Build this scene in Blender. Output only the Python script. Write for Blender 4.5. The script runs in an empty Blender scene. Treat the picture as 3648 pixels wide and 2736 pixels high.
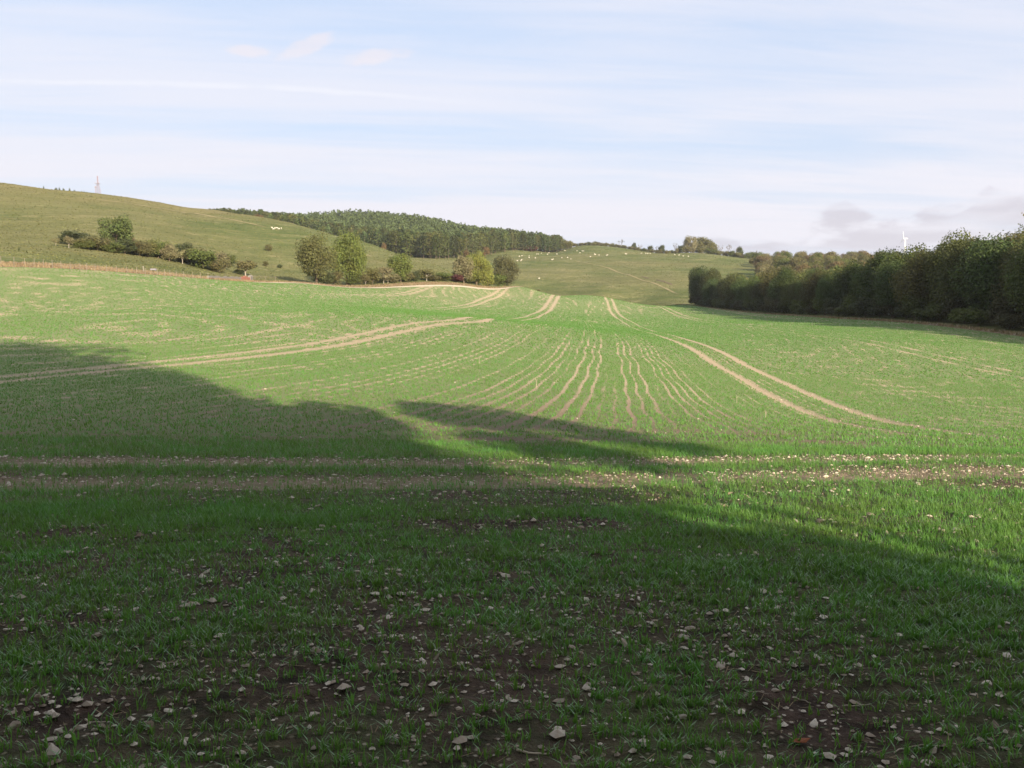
import bpy, math, random
import numpy as np
from mathutils import Vector

# ------------------------------------------------------------------ camera, sky, sun, exposure
sc = bpy.context.scene
col = sc.collection
FPX, CX, CY, YH = 3298.0, 1824.0, 1368.0, 1055.0       # focal length / centre / horizon in photo pixels
PITCH = math.atan((CY - YH) / FPX)
EYE = 1.55
SUN_AZ = math.radians(152)          # clockwise from +Y (view direction): behind the viewer, to the right
SUN_EL = math.radians(17.5)
SKY_STRENGTH = 0.12
SUN_STRENGTH = 4.1
EXPOSURE = 1.6

cam_d = bpy.data.cameras.new('camera')
cam = bpy.data.objects.new('camera', cam_d)
col.objects.link(cam)
cam.location = (0, 0, EYE)
cam.rotation_euler = (math.radians(90) - PITCH, 0, 0)
cam_d.sensor_width = 36.0
cam_d.lens = 36.0 * FPX / 3648.0
cam_d.clip_start = 0.05
cam_d.clip_end = 20000
sc.camera = cam
sc.render.resolution_x, sc.render.resolution_y = 1024, 768
sc.view_settings.view_transform = 'Standard'
sc.view_settings.look = 'None'
sc.view_settings.gamma = 1.0
sc.view_settings.exposure = EXPOSURE
sc.view_settings.use_curve_mapping = False
sc.render.engine = 'CYCLES'
sc.cycles.use_denoising = True
sc.cycles.max_bounces = 6
sc.cycles.diffuse_bounces = 3
sc.cycles.transparent_max_bounces = 4


class NT:
    """small helper for node graphs"""
    def __init__(self, tree):
        self.t = tree
        tree.nodes.clear()

    def n(self, kind, **kw):
        nd = self.t.nodes.new(kind)
        for k, v in kw.items():
            if k.startswith('i_'):
                nd.inputs[k[2:].replace('_', ' ')].default_value = v
            else:
                setattr(nd, k, v)
        return nd

    def l(self, a, b):
        self.t.links.new(a, b)

    def _in(self, sock, v):
        if isinstance(v, (int, float, tuple, list)):
            sock.default_value = v
        else:
            self.t.links.new(v, sock)

    def m(self, op, a, b=0.0, c=0.0, clamp=False):
        nd = self.t.nodes.new('ShaderNodeMath')
        nd.operation = op
        nd.use_clamp = clamp
        self._in(nd.inputs[0], a)
        self._in(nd.inputs[1], b)
        self._in(nd.inputs[2], c)
        return nd.outputs[0]

    def mix(self, fac, a, b, blend='MIX'):
        nd = self.t.nodes.new('ShaderNodeMix')
        nd.data_type = 'RGBA'
        nd.blend_type = blend
        self._in(nd.inputs[0], fac)
        for s, v in ((nd.inputs[6], a), (nd.inputs[7], b)):
            if isinstance(v, (tuple, list)):
                s.default_value = (*v[:3], 1.0)
            else:
                self.t.links.new(v, s)
        return nd.outputs[2]

    def smooth(self, v, a, b, lo=0.0, hi=1.0):
        nd = self.t.nodes.new('ShaderNodeMapRange')
        nd.interpolation_type = 'SMOOTHSTEP'
        self._in(nd.inputs[0], v)
        nd.inputs[1].default_value, nd.inputs[2].default_value = a, b
        nd.inputs[3].default_value, nd.inputs[4].default_value = lo, hi
        return nd.outputs[0]

    def noise(self, vec, scale, detail=2.0, rough=0.5, dist=0.0):
        nd = self.t.nodes.new('ShaderNodeTexNoise')
        nd.inputs['Scale'].default_value = scale
        nd.inputs['Detail'].default_value = detail
        nd.inputs['Roughness'].default_value = rough
        nd.inputs['Distortion'].default_value = dist
        if vec is not None:
            self.t.links.new(vec, nd.inputs['Vector'])
        return nd.outputs[0]

    def xyz(self, x, y, z=0.0):
        nd = self.t.nodes.new('ShaderNodeCombineXYZ')
        for s, v in zip(nd.inputs, (x, y, z)):
            self._in(s, v)
        return nd.outputs[0]

    def attr(self, name):
        nd = self.t.nodes.new('ShaderNodeAttribute')
        nd.attribute_name = name
        return nd


def ray(px, py):
    """photo pixel -> (X/Y, Z/Y) slopes of its sight line"""
    ux, uy = (np.asarray(px, float) - CX) / FPX, (CY - np.asarray(py, float)) / FPX
    fy = math.cos(PITCH) + uy * math.sin(PITCH)
    fz = -math.sin(PITCH) + uy * math.cos(PITCH)
    return ux / fy, fz / fy


def build_world():
    w = bpy.data.worlds.new('World')
    sc.world = w
    w.use_nodes = True
    g = NT(w.node_tree)
    sky = g.n('ShaderNodeTexSky', sky_type='NISHITA', sun_disc=False)
    sky.sun_elevation = SUN_EL
    sky.sun_rotation = SUN_AZ
    sky.altitude = 100
    sky.air_density = 1.0
    sky.dust_density = 2.0
    sky.ozone_density = 1.0
    tc = g.n('ShaderNodeTexCoord')
    sep = g.n('ShaderNodeSeparateXYZ')
    g.l(tc.outputs['Generated'], sep.inputs[0])
    x, y, z = sep.outputs
    zz = g.m('ADD', g.m('MAXIMUM', z, 0.0), 0.06)
    cx_, cy_ = g.m('DIVIDE', x, zz), g.m('DIVIDE', y, zz)
    # high thin cirrus on a flat layer: streaks seen at a slant, slightly turned
    qx = g.m('ADD', g.m('MULTIPLY', cx_, 0.50), g.m('MULTIPLY', cy_, 0.10))
    qy = g.m('SUBTRACT', cy_, g.m('MULTIPLY', cx_, 0.16))
    big = g.noise(g.xyz(qx, g.m('MULTIPLY', qy, 1.15), 3.7), 0.55, 3.0, 0.5, 0.3)
    fine = g.noise(g.xyz(qx, g.m('MULTIPLY', qy, 2.4), 9.1), 1.5, 7.0, 0.62, 0.5)
    wisp = g.m('ADD', g.m('MULTIPLY', big, 0.66), g.m('MULTIPLY', fine, 0.34))
    veil = g.smooth(wisp, 0.34, 0.60)
    low = g.smooth(z, 0.02, 0.26, 1.0, 0.0)
    cov = g.m('ADD', g.m('MULTIPLY', veil, 0.68), g.m('MULTIPLY', low, 0.42), clamp=True)
    cov = g.m('MULTIPLY', cov, 0.95)
    white = g.n('ShaderNodeRGB')
    white.outputs[0].default_value = (2.56, 2.50, 2.70, 1)
    blue = g.mix(0.88, sky.outputs[0], (1.50, 1.82, 2.42))
    c = g.mix(cov, blue, white.outputs[0])
    # aircraft trail, spread and broken
    hor = g.m('SQRT', g.m('ADD', g.m('MULTIPLY', x, x), g.m('MULTIPLY', y, y)))
    az = g.m('ARCTAN2', x, y)
    el = g.m('DIVIDE', z, hor)
    n1 = g.noise(g.xyz(g.m('MULTIPLY', az, 9.0), g.m('MULTIPLY', el, 60.0), 1.0), 1.0, 5.0, 0.6)
    tr = g.m('SUBTRACT', el, g.m('ADD', 0.19983, g.m('ADD', g.m('MULTIPLY', az, -0.10794), g.m('MULTIPLY', g.m('MULTIPLY', az, az), -0.22862))))
    tr = g.m('ABSOLUTE', g.m('ADD', tr, g.m('MULTIPLY', g.m('SUBTRACT', n1, 0.5), 0.012)))
    trm = g.m('MULTIPLY', g.smooth(tr, 0.0005, 0.0045, 1.0, 0.0), g.smooth(az, -0.22, 0.02, 1.0, 0.0))
    trm = g.m('MULTIPLY', trm, g.smooth(n1, 0.30, 0.60))
    c = g.mix(g.m('MULTIPLY', trm, 0.34), c, (2.85, 2.8, 2.9))
    # small warm cumulus scraps
    n2 = g.noise(g.xyz(g.m('MULTIPLY', az, 30.0), g.m('MULTIPLY', el, 48.0), 2.0), 1.0, 5.0, 0.6)
    tot = None
    for (px, py, wx, wy, tilt) in ((1090, 168, 95, 30, -0.45), (1340, 202, 120, 26, -0.16), (880, 182, 75, 20, 0.0)):
        a, b = ray(px, py)
        a0 = math.atan(a); e0 = b / math.sqrt(1 + a * a)
        da = g.m('SUBTRACT', az, a0)
        de = g.m('SUBTRACT', g.m('SUBTRACT', el, e0), g.m('MULTIPLY', da, -tilt))
        r2 = g.m('ADD', g.m('POWER', g.m('MULTIPLY', da, FPX / wx), 2.0), g.m('POWER', g.m('MULTIPLY', de, FPX / wy), 2.0))
        msk = g.smooth(g.m('ADD', r2, g.m('MULTIPLY', g.m('SUBTRACT', n2, 0.5), 3.6)), 0.1, 1.5, 1.0, 0.0)
        tot = msk if tot is None else g.m('MAXIMUM', tot, msk)
    c = g.mix(g.m('MULTIPLY', tot, 0.45), c, (2.75, 2.42, 2.42))
    # grey-mauve cumulus bank low on the right, broken into humps, thinning to the left
    n3 = g.noise(g.xyz(g.m('MULTIPLY', az, 13.0), g.m('MULTIPLY', el, 26.0), 5.3), 1.0, 6.0, 0.55, 0.3)
    n4 = g.noise(g.xyz(g.m('MULTIPLY', az, 7.0), g.m('MULTIPLY', el, 40.0), 8.8), 1.0, 4.0, 0.5, 0.2)
    top = g.m('ADD', 0.028, g.m('MULTIPLY', g.smooth(az, 0.0, 0.50), 0.064))
    top = g.m('ADD', top, g.m('MULTIPLY', g.m('SUBTRACT', n3, 0.5), 0.120))
    bank = g.smooth(g.m('SUBTRACT', top, el), -0.003, 0.012)
    bank = g.m('MULTIPLY', bank, g.smooth(az, 0.02, 0.24))
    bank = g.m('MULTIPLY', bank, g.smooth(n4, 0.36, 0.58, 0.15, 1.0))
    c = g.mix(g.m('MULTIPLY', bank, 0.75), c, (1.84, 1.76, 1.96))
    bg = g.n('ShaderNodeBackground')
    bg.inputs['Strength'].default_value = SKY_STRENGTH
    g.l(c, bg.inputs['Color'])
    out = g.n('ShaderNodeOutputWorld')
    g.l(bg.outputs[0], out.inputs[0])


build_world()

sun_d = bpy.data.lights.new('sun', 'SUN')
sun_d.energy = SUN_STRENGTH
sun_d.angle = math.radians(0.55)
sun_d.color = (1.0, 0.87, 0.70)
sun = bpy.data.objects.new('sun', sun_d)
col.objects.link(sun)
s_dir = Vector((math.sin(SUN_AZ) * math.cos(SUN_EL), math.cos(SUN_AZ) * math.cos(SUN_EL), math.sin(SUN_EL)))
sun.rotation_euler = (-s_dir).to_track_quat('-Z', 'Y').to_euler()
sun.location = (30, -30, 60)

rng = np.random.default_rng(11)
random.seed(11)


# ------------------------------------------------------------------ helpers
def tag(o, label=None, cat=None, group=None, kind=None):
    if label: o['label'] = label
    if cat: o['category'] = cat
    if group: o['group'] = group
    if kind: o['kind'] = kind
    return o


def ordinal(n):
    words = ['first', 'second', 'third', 'fourth', 'fifth', 'sixth', 'seventh', 'eighth', 'ninth', 'tenth', 'eleventh', 'twelfth']
    if n <= 12:
        return words[n - 1]
    suf = 'th' if 10 <= n % 100 <= 20 else {1: 'st', 2: 'nd', 3: 'rd'}.get(n % 10, 'th')
    return '%d%s' % (n, suf)


def np_mesh(name, verts, faces, mat=None, smooth=False):
    """verts (N,3); faces (M,k) with one fixed k"""
    verts = np.ascontiguousarray(verts, np.float32)
    faces = np.ascontiguousarray(faces, np.int32)
    me = bpy.data.meshes.new(name)
    m, k = faces.shape
    me.vertices.add(len(verts))
    me.vertices.foreach_set('co', verts.ravel())
    me.loops.add(m * k)
    me.loops.foreach_set('vertex_index', faces.ravel())
    me.polygons.add(m)
    me.polygons.foreach_set('loop_start', np.arange(0, m * k, k, dtype=np.int32))
    try:
        me.polygons.foreach_set('loop_total', np.full(m, k, dtype=np.int32))
    except Exception:
        pass
    me.polygons.foreach_set('use_smooth', np.full(m, smooth, dtype=bool))
    me.update(calc_edges=True)
    if mat is not None:
        me.materials.append(mat)
    return me


def set_attr(me, name, vals):
    a = me.attributes.new(name, 'FLOAT', 'POINT')
    a.data.foreach_set('value', np.ascontiguousarray(vals, np.float32))


def link(name, me, parent=None, color=None):
    o = bpy.data.objects.new(name, me)
    col.objects.link(o)
    if parent is not None:
        o.parent = parent
    if color is not None:
        o.color = (*color, 1.0)
    return o


class MB:
    """collects tubes and boxes into one mesh (quads and tris as polygons)"""
    def __init__(self):
        self.v, self.f = [], []

    def tube(self, pts, rad, n=6, cap=True):
        base0 = len(self.v)
        pts = [Vector(p) for p in pts]
        for i, p in enumerate(pts):
            a = pts[max(i - 1, 0)]
            b = pts[min(i + 1, len(pts) - 1)]
            d = (b - a).normalized()
            up = Vector((0, 0, 1)) if abs(d.z) < 0.9 else Vector((1, 0, 0))
            s = d.cross(up).normalized()
            t = s.cross(d)
            for k in range(n):
                an = 2 * math.pi * k / n
                self.v.append(p + (s * math.cos(an) + t * math.sin(an)) * rad[i])
        for i in range(len(pts) - 1):
            for k in range(n):
                a = base0 + i * n + k
                b = base0 + i * n + (k + 1) % n
                self.f.append((a, b, b + n, a + n))
        if cap:
            self.f.append(tuple(base0 + k for k in range(n))[::-1])
            self.f.append(tuple(base0 + (len(pts) - 1) * n + k for k in range(n)))
        return self

    def box(self, c, s, rz=0.0):
        b = len(self.v)
        co, si = math.cos(rz), math.sin(rz)
        for dz in (-.5, .5):
            for dx, dy in ((-.5, -.5), (.5, -.5), (.5, .5), (-.5, .5)):
                x, y = dx * s[0], dy * s[1]
                self.v.append(Vector((c[0] + x * co - y * si, c[1] + x * si + y * co, c[2] + dz * s[2])))
        for q in ((0, 3, 2, 1), (4, 5, 6, 7), (0, 1, 5, 4), (1, 2, 6, 5), (2, 3, 7, 6), (3, 0, 4, 7)):
            self.f.append(tuple(b + i for i in q))
        return self

    def mesh(self, name, mat=None, smooth=False):
        me = bpy.data.meshes.new(name)
        me.from_pydata([tuple(v) for v in self.v], [], self.f)
        if smooth:
            for p in me.polygons:
                p.use_smooth = True
        if mat:
            me.materials.append(mat)
        return me


def vnoise(x, y, seed=0):
    """smooth 2-D value noise in 0..1 (numpy)"""
    x = np.asarray(x, float); y = np.asarray(y, float)
    xi, yi = np.floor(x).astype(np.int64), np.floor(y).astype(np.int64)
    xf, yf = x - xi, y - yi
    xf = xf * xf * (3 - 2 * xf); yf = yf * yf * (3 - 2 * yf)
    def h(a, b):
        n = (a * 374761393 + b * 668265263 + seed * 1442695041) & 0xffffffff
        n = ((n ^ (n >> 13)) * 1274126177) & 0xffffffff
        return ((n ^ (n >> 16)) & 0xffff) / 65535.0
    a = h(xi, yi) * (1 - xf) + h(xi + 1, yi) * xf
    b = h(xi, yi + 1) * (1 - xf) + h(xi + 1, yi + 1) * xf
    return a * (1 - yf) + b * yf


def fbm(x, y, seed=0, o=3):
    s = 0; t = 0; a = 1.0
    for i in range(o):
        s = s + a * vnoise(np.asarray(x) * 2 ** i, np.asarray(y) * 2 ** i, seed + i * 17)
        t += a; a *= 0.5
    return s / t


def tps_fit(P, v, lam=1e-6):
    d = np.linalg.norm(P[:, None] - P[None], axis=2)
    K = np.where(d > 0, d * d * np.log(d + 1e-12), 0.0)
    n = len(P)
    A = np.zeros((n + 3, n + 3))
    A[:n, :n] = K + lam * np.eye(n)
    A[:n, n] = 1; A[:n, n + 1:] = P
    A[n, :n] = 1; A[n + 1:, :n] = P.T
    return P, np.linalg.solve(A, np.concatenate([v, np.zeros(3)]))


def tps_eval(fit, Q):
    P, w = fit
    Q = np.atleast_2d(Q)
    out = np.empty(len(Q))
    for i in range(0, len(Q), 60000):
        q = Q[i:i + 60000]
        d = np.sqrt(((q[:, None] - P[None]) ** 2).sum(2))
        K = d * d * np.log(d + 1e-12)
        out[i:i + 60000] = K @ w[:len(P)] + w[len(P)] + q @ w[len(P) + 1:]
    return out


# ------------------------------------------------------------------ lie of the land
S = 1.6492          # 2212-wide view -> photo pixels
img_pts = [  # (px, py, distance) read in the 2212-wide view
    (1106, 1022, 11.2), (0, 1022, 10.6), (2212, 1003, 12.2),
    (1290, 850, 27), (1290, 780, 42), (1290, 716, 73), (1290, 703, 118), (1290, 691, 160),
    (1881, 910, 25.7), (1700, 822, 42), (1450, 733, 77), (2212, 880, 31),
    (990, 690, 68), (700, 742, 47), (250, 792, 34), (0, 817, 30),
    (0, 745, 47), (0, 664, 85), (500, 655, 96), (250, 700, 62),
    (0, 577, 130), (320, 593, 150), (640, 611, 200), (1000, 618, 260), (1130, 621, 300),
    (1250, 640, 310), (1310, 645, 308), (1480, 658, 330),
    (1397, 715, 115), (1370, 705, 143), (1345, 690, 184), (1325, 672, 239), (1160, 679, 163), (1190, 656, 235), (1210, 639, 290), (1112, 692, 110),
    (900, 667, 140), (1010, 662, 190), (1100, 641, 262),
    (1800, 690, 163), (2212, 735, 95), (1900, 738, 78), (1600, 700, 140),
    # left hillside
    (120, 531, 190), (260, 551, 195), (400, 577, 205), (530, 601, 215),
    (0, 397, 420), (210, 420, 450), (330, 438, 480), (460, 456, 520), (640, 491, 500), (800, 528, 425), (955, 578, 345),
    (260, 482, 280), (500, 505, 330), (0, 480, 262), (600, 560, 290), (710, 606, 250), (100, 430, 350), (400, 460, 420),
        # pine slope and far pasture
    (945, 560, 600), (1080, 552, 700), (1205, 545, 800),
    (1250, 531, 850), (1340, 537, 840), (1500, 549, 800), (1640, 562, 720),
    (1300, 560, 640), (1300, 600, 500), (1450, 600, 480), (1600, 605, 470), (1450, 565, 620),
    (788, 560, 560), (788, 545, 640), (788, 520, 800), (909, 577, 440), (909, 566, 560), (909, 548, 680), (909, 515, 850), (667, 530, 570), (667, 520, 680), (667, 500, 880), (1030, 576, 560), (1030, 557, 680),
    (1180, 590, 520), (1060, 600, 480), (1300, 632, 420), (1440, 640, 400),
]
W = []
for (px, py, d) in img_pts:
    a, b = ray(px * S, py * S)
    W.append((a * d, d, b * d + EYE))
W += [  # plain world points: round the viewer, behind crests, out of view
    (0, 0, 0), (-12, 0, 0.05), (14, 0, -0.15), (0, -12, 0.35), (30, -12, -0.2), (-30, -12, 0.6), (0, 4, -0.13), (-4, 5, -0.15), (5, 5, -0.22),
    (0, -60, 2), (80, -60, 2), (-90, -60, 3), (0, -400, 5), (300, -400, 8), (-400, -400, 10), (0, -2200, 20),
    (62, 20, -2.6), (64, 60, -3.4), (110, 40, 1), (90, 130, 0.5), (95, 210, 1.5), (130, 160, 6), (120, 280, 5), (160, 330, 11), (200, 250, 15), (280, 150, 22),
    (-110, 50, 3.5), (-130, 110, 8), (-200, 80, 18), (-300, 200, 46), (-420, 420, 66), (-230, 560, 44),
    (10, 345, -5), (40, 360, -6), (75, 350, -1.5), (-5, 350, -2),
    (-100, 960, 74), (-180, 1000, 80), (-20, 980, 48), (40, 900, 44), (-10, 900, 51), (60, 1050, 30),
    (-403, 900, 91), (-300, 700, 62), (-560, 800, 90),
    (160, 900, 30), (250, 800, 27), (230, 640, 24), (300, 600, 26), (200, 480, 16), (420, 900, 30), (380, 420, 30),
    (-900, 1500, 90), (-300, 1700, 40), (300, 1700, 20), (900, 1500, 25), (0, 2200, 20), (1200, 1900, 25), (-1200, 1900, 40), (2200, 700, 40), (-2200, 700, 90),
]
W = np.array(W)


def warp(x, y):
    r = np.hypot(x, y) + 1e-9
    k = np.log1p(r / 14.0) / r
    return np.stack([x * k, y * k], -1)


_tfit = tps_fit(warp(W[:, 0], W[:, 1]), W[:, 2] / (np.hypot(W[:, 0], W[:, 1]) + 14.0))


def terr(x, y):
    x = np.atleast_1d(np.asarray(x, float)); y = np.atleast_1d(np.asarray(y, float))
    r = np.hypot(x, y)
    return tps_eval(_tfit, warp(x, y)) * (r + 14.0) + (fbm(x / 22, y / 22, 51, 3) - 0.5) * 1.6 * np.clip((r - 345) / 80, 0, 1)


def T(x, y):
    return float(terr([x], [y])[0])


_ds = np.geomspace(2.0, 1500.0, 900)


def at(px, py, dmin=0.0):
    """first point of the ground on a sight line"""
    a, b = ray(px, py)
    g = terr(a * _ds, _ds) - (b * _ds + EYE)
    g[_ds < dmin] = -1
    k = np.argmax(g > 0)
    if g[k] <= 0:
        k = int(np.argmax(np.where(_ds < dmin, -1e9, g / _ds)))
        d = _ds[k]
    else:
        d0, d1 = _ds[max(k - 1, 0)], _ds[k]
        for _ in range(14):
            dm = 0.5 * (d0 + d1)
            if T(a * dm, dm) - (b * dm + EYE) > 0: d1 = dm
            else: d0 = dm
        d = d1
    return np.array([a * d, d, T(a * d, d)])


# field outline in plan
fld_img = [(0, 948, 130), (528, 977, 150), (1055, 1008, 200), (1649, 1019, 260), (1863, 1024, 300), (2061, 1055, 310), (2440, 1085, 330)]
FIELD = [(ray(p, q)[0] * d, d) for (p, q, d) in fld_img]
FIELD += [(61, 270), (58, 165), (55, 95), (56, 20), (56, -3.4), (0, -2.6), (-60, -3.2), (-108, 0), (-108, 60), (-88, 108)]
FIELD = np.array(FIELD, float)


def edge_r(th):
    """distance of the field edge in the direction th (clockwise from +Y)"""
    dx, dy = math.sin(th), math.cos(th)
    best = 1e9
    for i in range(len(FIELD)):
        (x1, y1), (x2, y2) = FIELD[i], FIELD[(i + 1) % len(FIELD)]
        ex, ey = x2 - x1, y2 - y1
        den = dx * ey - dy * ex
        if abs(den) < 1e-12: continue
        r = (x1 * ey - y1 * ex) / den
        s = (x1 * dy - y1 * dx) / den
        if r > 0 and -1e-9 <= s <= 1 + 1e-9:
            best = min(best, r)
    return best


# drill rows: u is the distance across the rows, tramlines at u = -24, -8, 8 ...
RA = math.radians(4.34)


def straight(u, d0, d1, n):
    d = np.linspace(d0, d1, n)
    return [((u * math.cos(RA) + t * math.sin(RA)), (t * math.cos(RA) - u * math.sin(RA)), u) for t in d]


UP = []
for u, d0, d1, n in ((-8, 66, 310, 9), (8, 18, 320, 14), (24, 18, 320, 8), (40, 18, 320, 8), (56, 18, 300, 6), (-24, 150, 300, 5), (-40, 210, 280, 3), (0, 95, 300, 7), (4, 95, 300, 7), (-4, 95, 300, 7)):
    UP += straight(u, d0, d1, n)
z2 = lambda x, y: (x / 1.2127, 980 + y / 1.2127)
for (x, y) in ((0, 447), (400, 409), (700, 383), (1000, 352), (1300, 315), (1600, 260), (1850, 208)):
    p = at(*z2(x, y)); UP.append((p[0], p[1], -8))
for (x, y) in ((0, 153), (300, 147), (600, 132), (1050, 119)):
    p = at(*z2(x, y)); UP.append((p[0], p[1], -24))
z8 = lambda x, y: (1400 + 0.633 * x, 1000 + 0.633 * y)
for row in (((1148, 290), (1138, 400), (1128, 500), (1105, 600), (1075, 690), (1035, 755)),
            ((990, 282), (950, 350), (890, 430), (830, 490), (760, 525), (620, 610)),
            ((1210, 300), (1238, 380), (1250, 480), (1268, 570), (1285, 660), (1297, 760)),
            ((1075, 292), (1050, 400), (1020, 450), (960, 530), (900, 610)),
            ((1300, 312), (1350, 420), (1400, 520), (1450, 640), (1490, 740)),
            ((850, 275), (760, 345), (640, 405), (520, 455))):
    pts = [at(*z8(*p)) for p in row]
    u0 = pts[0][0] * math.cos(RA) - pts[0][1] * math.sin(RA)
    UP += [(p[0], p[1], u0) for p in pts]
UP = np.array(UP)
_ufit = tps_fit(UP[:, :2] / 60.0, UP[:, 2], 4e-3)


def rowu(x, y):
    return tps_eval(_ufit, np.stack([np.asarray(x), np.asarray(y)], -1) / 60.0)


def rowv(x, y):
    return np.asarray(x) * math.sin(RA) + np.asarray(y) * math.cos(RA)


# headland tramline in front of the viewer, running across
hn = np.array([at(x * S, y * S) for x, y in ((0, 1043), (500, 1041), (1106, 1038), (1600, 1030), (2212, 1017))])
hf = np.array([at(x * S, y * S) for x, y in ((0, 995), (500, 998), (1106, 998), (1600, 993), (2212, 986))])
HN = np.polyfit(hn[:, 0], hn[:, 1], 2)
HF = np.polyfit(hf[:, 0], hf[:, 1], 2)
HG = np.polyfit(np.concatenate([hn[:, 0], hf[:, 0]]), np.concatenate([hn[:, 1], hf[:, 1]]), 1)


def headland(x, y):
    """0 on the near rut, 1 on the far rut (in ruts' spacing)"""
    x = np.clip(x, -9, 9)
    n, f = np.polyval(HN, x), np.polyval(HF, x)
    return (y - n) / (f - n)


def crop_cover(x, y):
    """how well the crop has come up, 0..1; nil in the wheelings"""
    x = np.asarray(x, float); y = np.asarray(y, float)
    d = np.hypot(x, y)
    u, v, h = rowu(x, y), rowv(x, y), headland(x, y)
    gx = (rowu(x + 0.4, y) - u) / 0.4; gy = (rowu(x, y + 0.4) - u) / 0.4
    gu = np.clip(np.hypot(gx, gy), 0.25, 2.0)
    wob = (vnoise(v * 0.16, u * 0.0 + 3, 5) - .5) * 0.035
    inrow = np.clip((y - np.polyval(HG, x) - 4.5) / 3.0, 0, 1)            # beyond the headland
    patch = fbm(x * 0.35, y * 0.35, 3, 3) * 0.6 + fbm(x * 1.7, y * 1.7, 8, 2) * 0.4
    c = 0.76 + (patch - 0.5) * 1.6
    # headland passes: faint banding along x
    hb = vnoise(h * 3.1 + (vnoise(x * .4, y * .4, 2) - .5) * .6, x * 0.05, 21)
    c = c + (1 - inrow) * ((hb - 0.5) * 0.6 + 0.02)
    # drill rows: thin strips with gaps, irregular in width and wavering
    uu = u + wob * 0.6
    ph = uu / 0.33 + (vnoise(uu * 0.9, v * 0.0, 33) - .5) * 0.5
    sid = np.floor(ph)
    sd = np.abs(ph - sid - 0.5) * 2
    str_ = vnoise(sid * 3.7 + 0.5, v * 0.022 + sid * 0.37, 31)
    st = 0.42 + 0.16 - np.clip(1.25 - (1 - sd) * 0 - sd / 0.30, 0, 1) * np.clip(str_ * 1.7 - 0.05, 0, 1.15) * 0.46
    cen = np.exp(-(np.where(u < 1, (u - 1) * 1.25, (u - 1) * 1.1) / 6.5) ** 2)
    c = c + inrow * ((st - 0.42) * (1.05 + 1.3 * cen) - 0.05 - 0.06 * cen - (patch - 0.5) * 0.7)
    c = c - (0.13 + (patch - 0.5) * 0.5) * np.clip((-u - 2) / 7, 0, 1) * inrow * np.clip((d - 25) / 30, 0, 1)
    # near the viewer the ground is barer
    c = c + 0.16 * np.clip((9 - d) / 4, 0, 1) - 0.78 * np.clip((5.0 - d) / 1.9, 0, 1)
    tram = np.zeros_like(d)
    for uc in (-40, -24, -8, 8, 24, 40):
        for s in (-0.9, 0.9):
            wid = 0.17 + 0.05 * (uc == 8) + 0.13 * (uc == -8)
            if uc > 20: wid *= 0.55
            wid = wid * (1 + d / (420.0 if abs(uc) == 8 else 170.0)) * (0.85 if uc == 8 else 1.0) * (1 - 0.5 * np.clip((d - 78) / 15, 0, 1) * np.clip((215 - d) / 60, 0, 1))
            tram = np.maximum(tram, np.clip(1.6 - np.abs((uu - uc) / gu - s) / wid * 1.0, 0, 1) * inrow)
    hw = np.minimum(np.abs(h), np.abs(h - 1))
    tram = np.maximum(tram, np.clip(2.4 - hw / 0.150, 0, 1) * (1 - 0.35 * vnoise(x * 1.3, y * 2.0, 77)))
    # chalky bare strip along the far left edge of the field
    return np.clip(c, 0, 1), tram, inrow


# ------------------------------------------------------------------ materials
def principled(name, build):
    m = bpy.data.materials.new(name)
    m.use_nodes = True
    g = NT(m.node_tree)
    b = g.n('ShaderNodeBsdfPrincipled')
    b.inputs['Roughness'].default_value = 0.85
    b.inputs['Specular IOR Level'].default_value = 0.15
    o = g.n('ShaderNodeOutputMaterial')
    g.l(b.outputs[0], o.inputs[0])
    build(g, b)
    return m


def flat(name, colr, rough=0.8, var=0.25, scale=3.0, spec=0.2):
    def f(g, b):
        tc = g.n('ShaderNodeTexCoord')
        n = g.noise(tc.outputs['Object'], scale, 4.0, 0.6)
        c = g.mix(n, tuple(x * (1 - var) for x in colr), tuple(min(1, x * (1 + var)) for x in colr))
        g.l(c, b.inputs['Base Color'])
        b.inputs['Roughness'].default_value = rough
        b.inputs['Specular IOR Level'].default_value = spec
    return principled(name, f)


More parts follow.
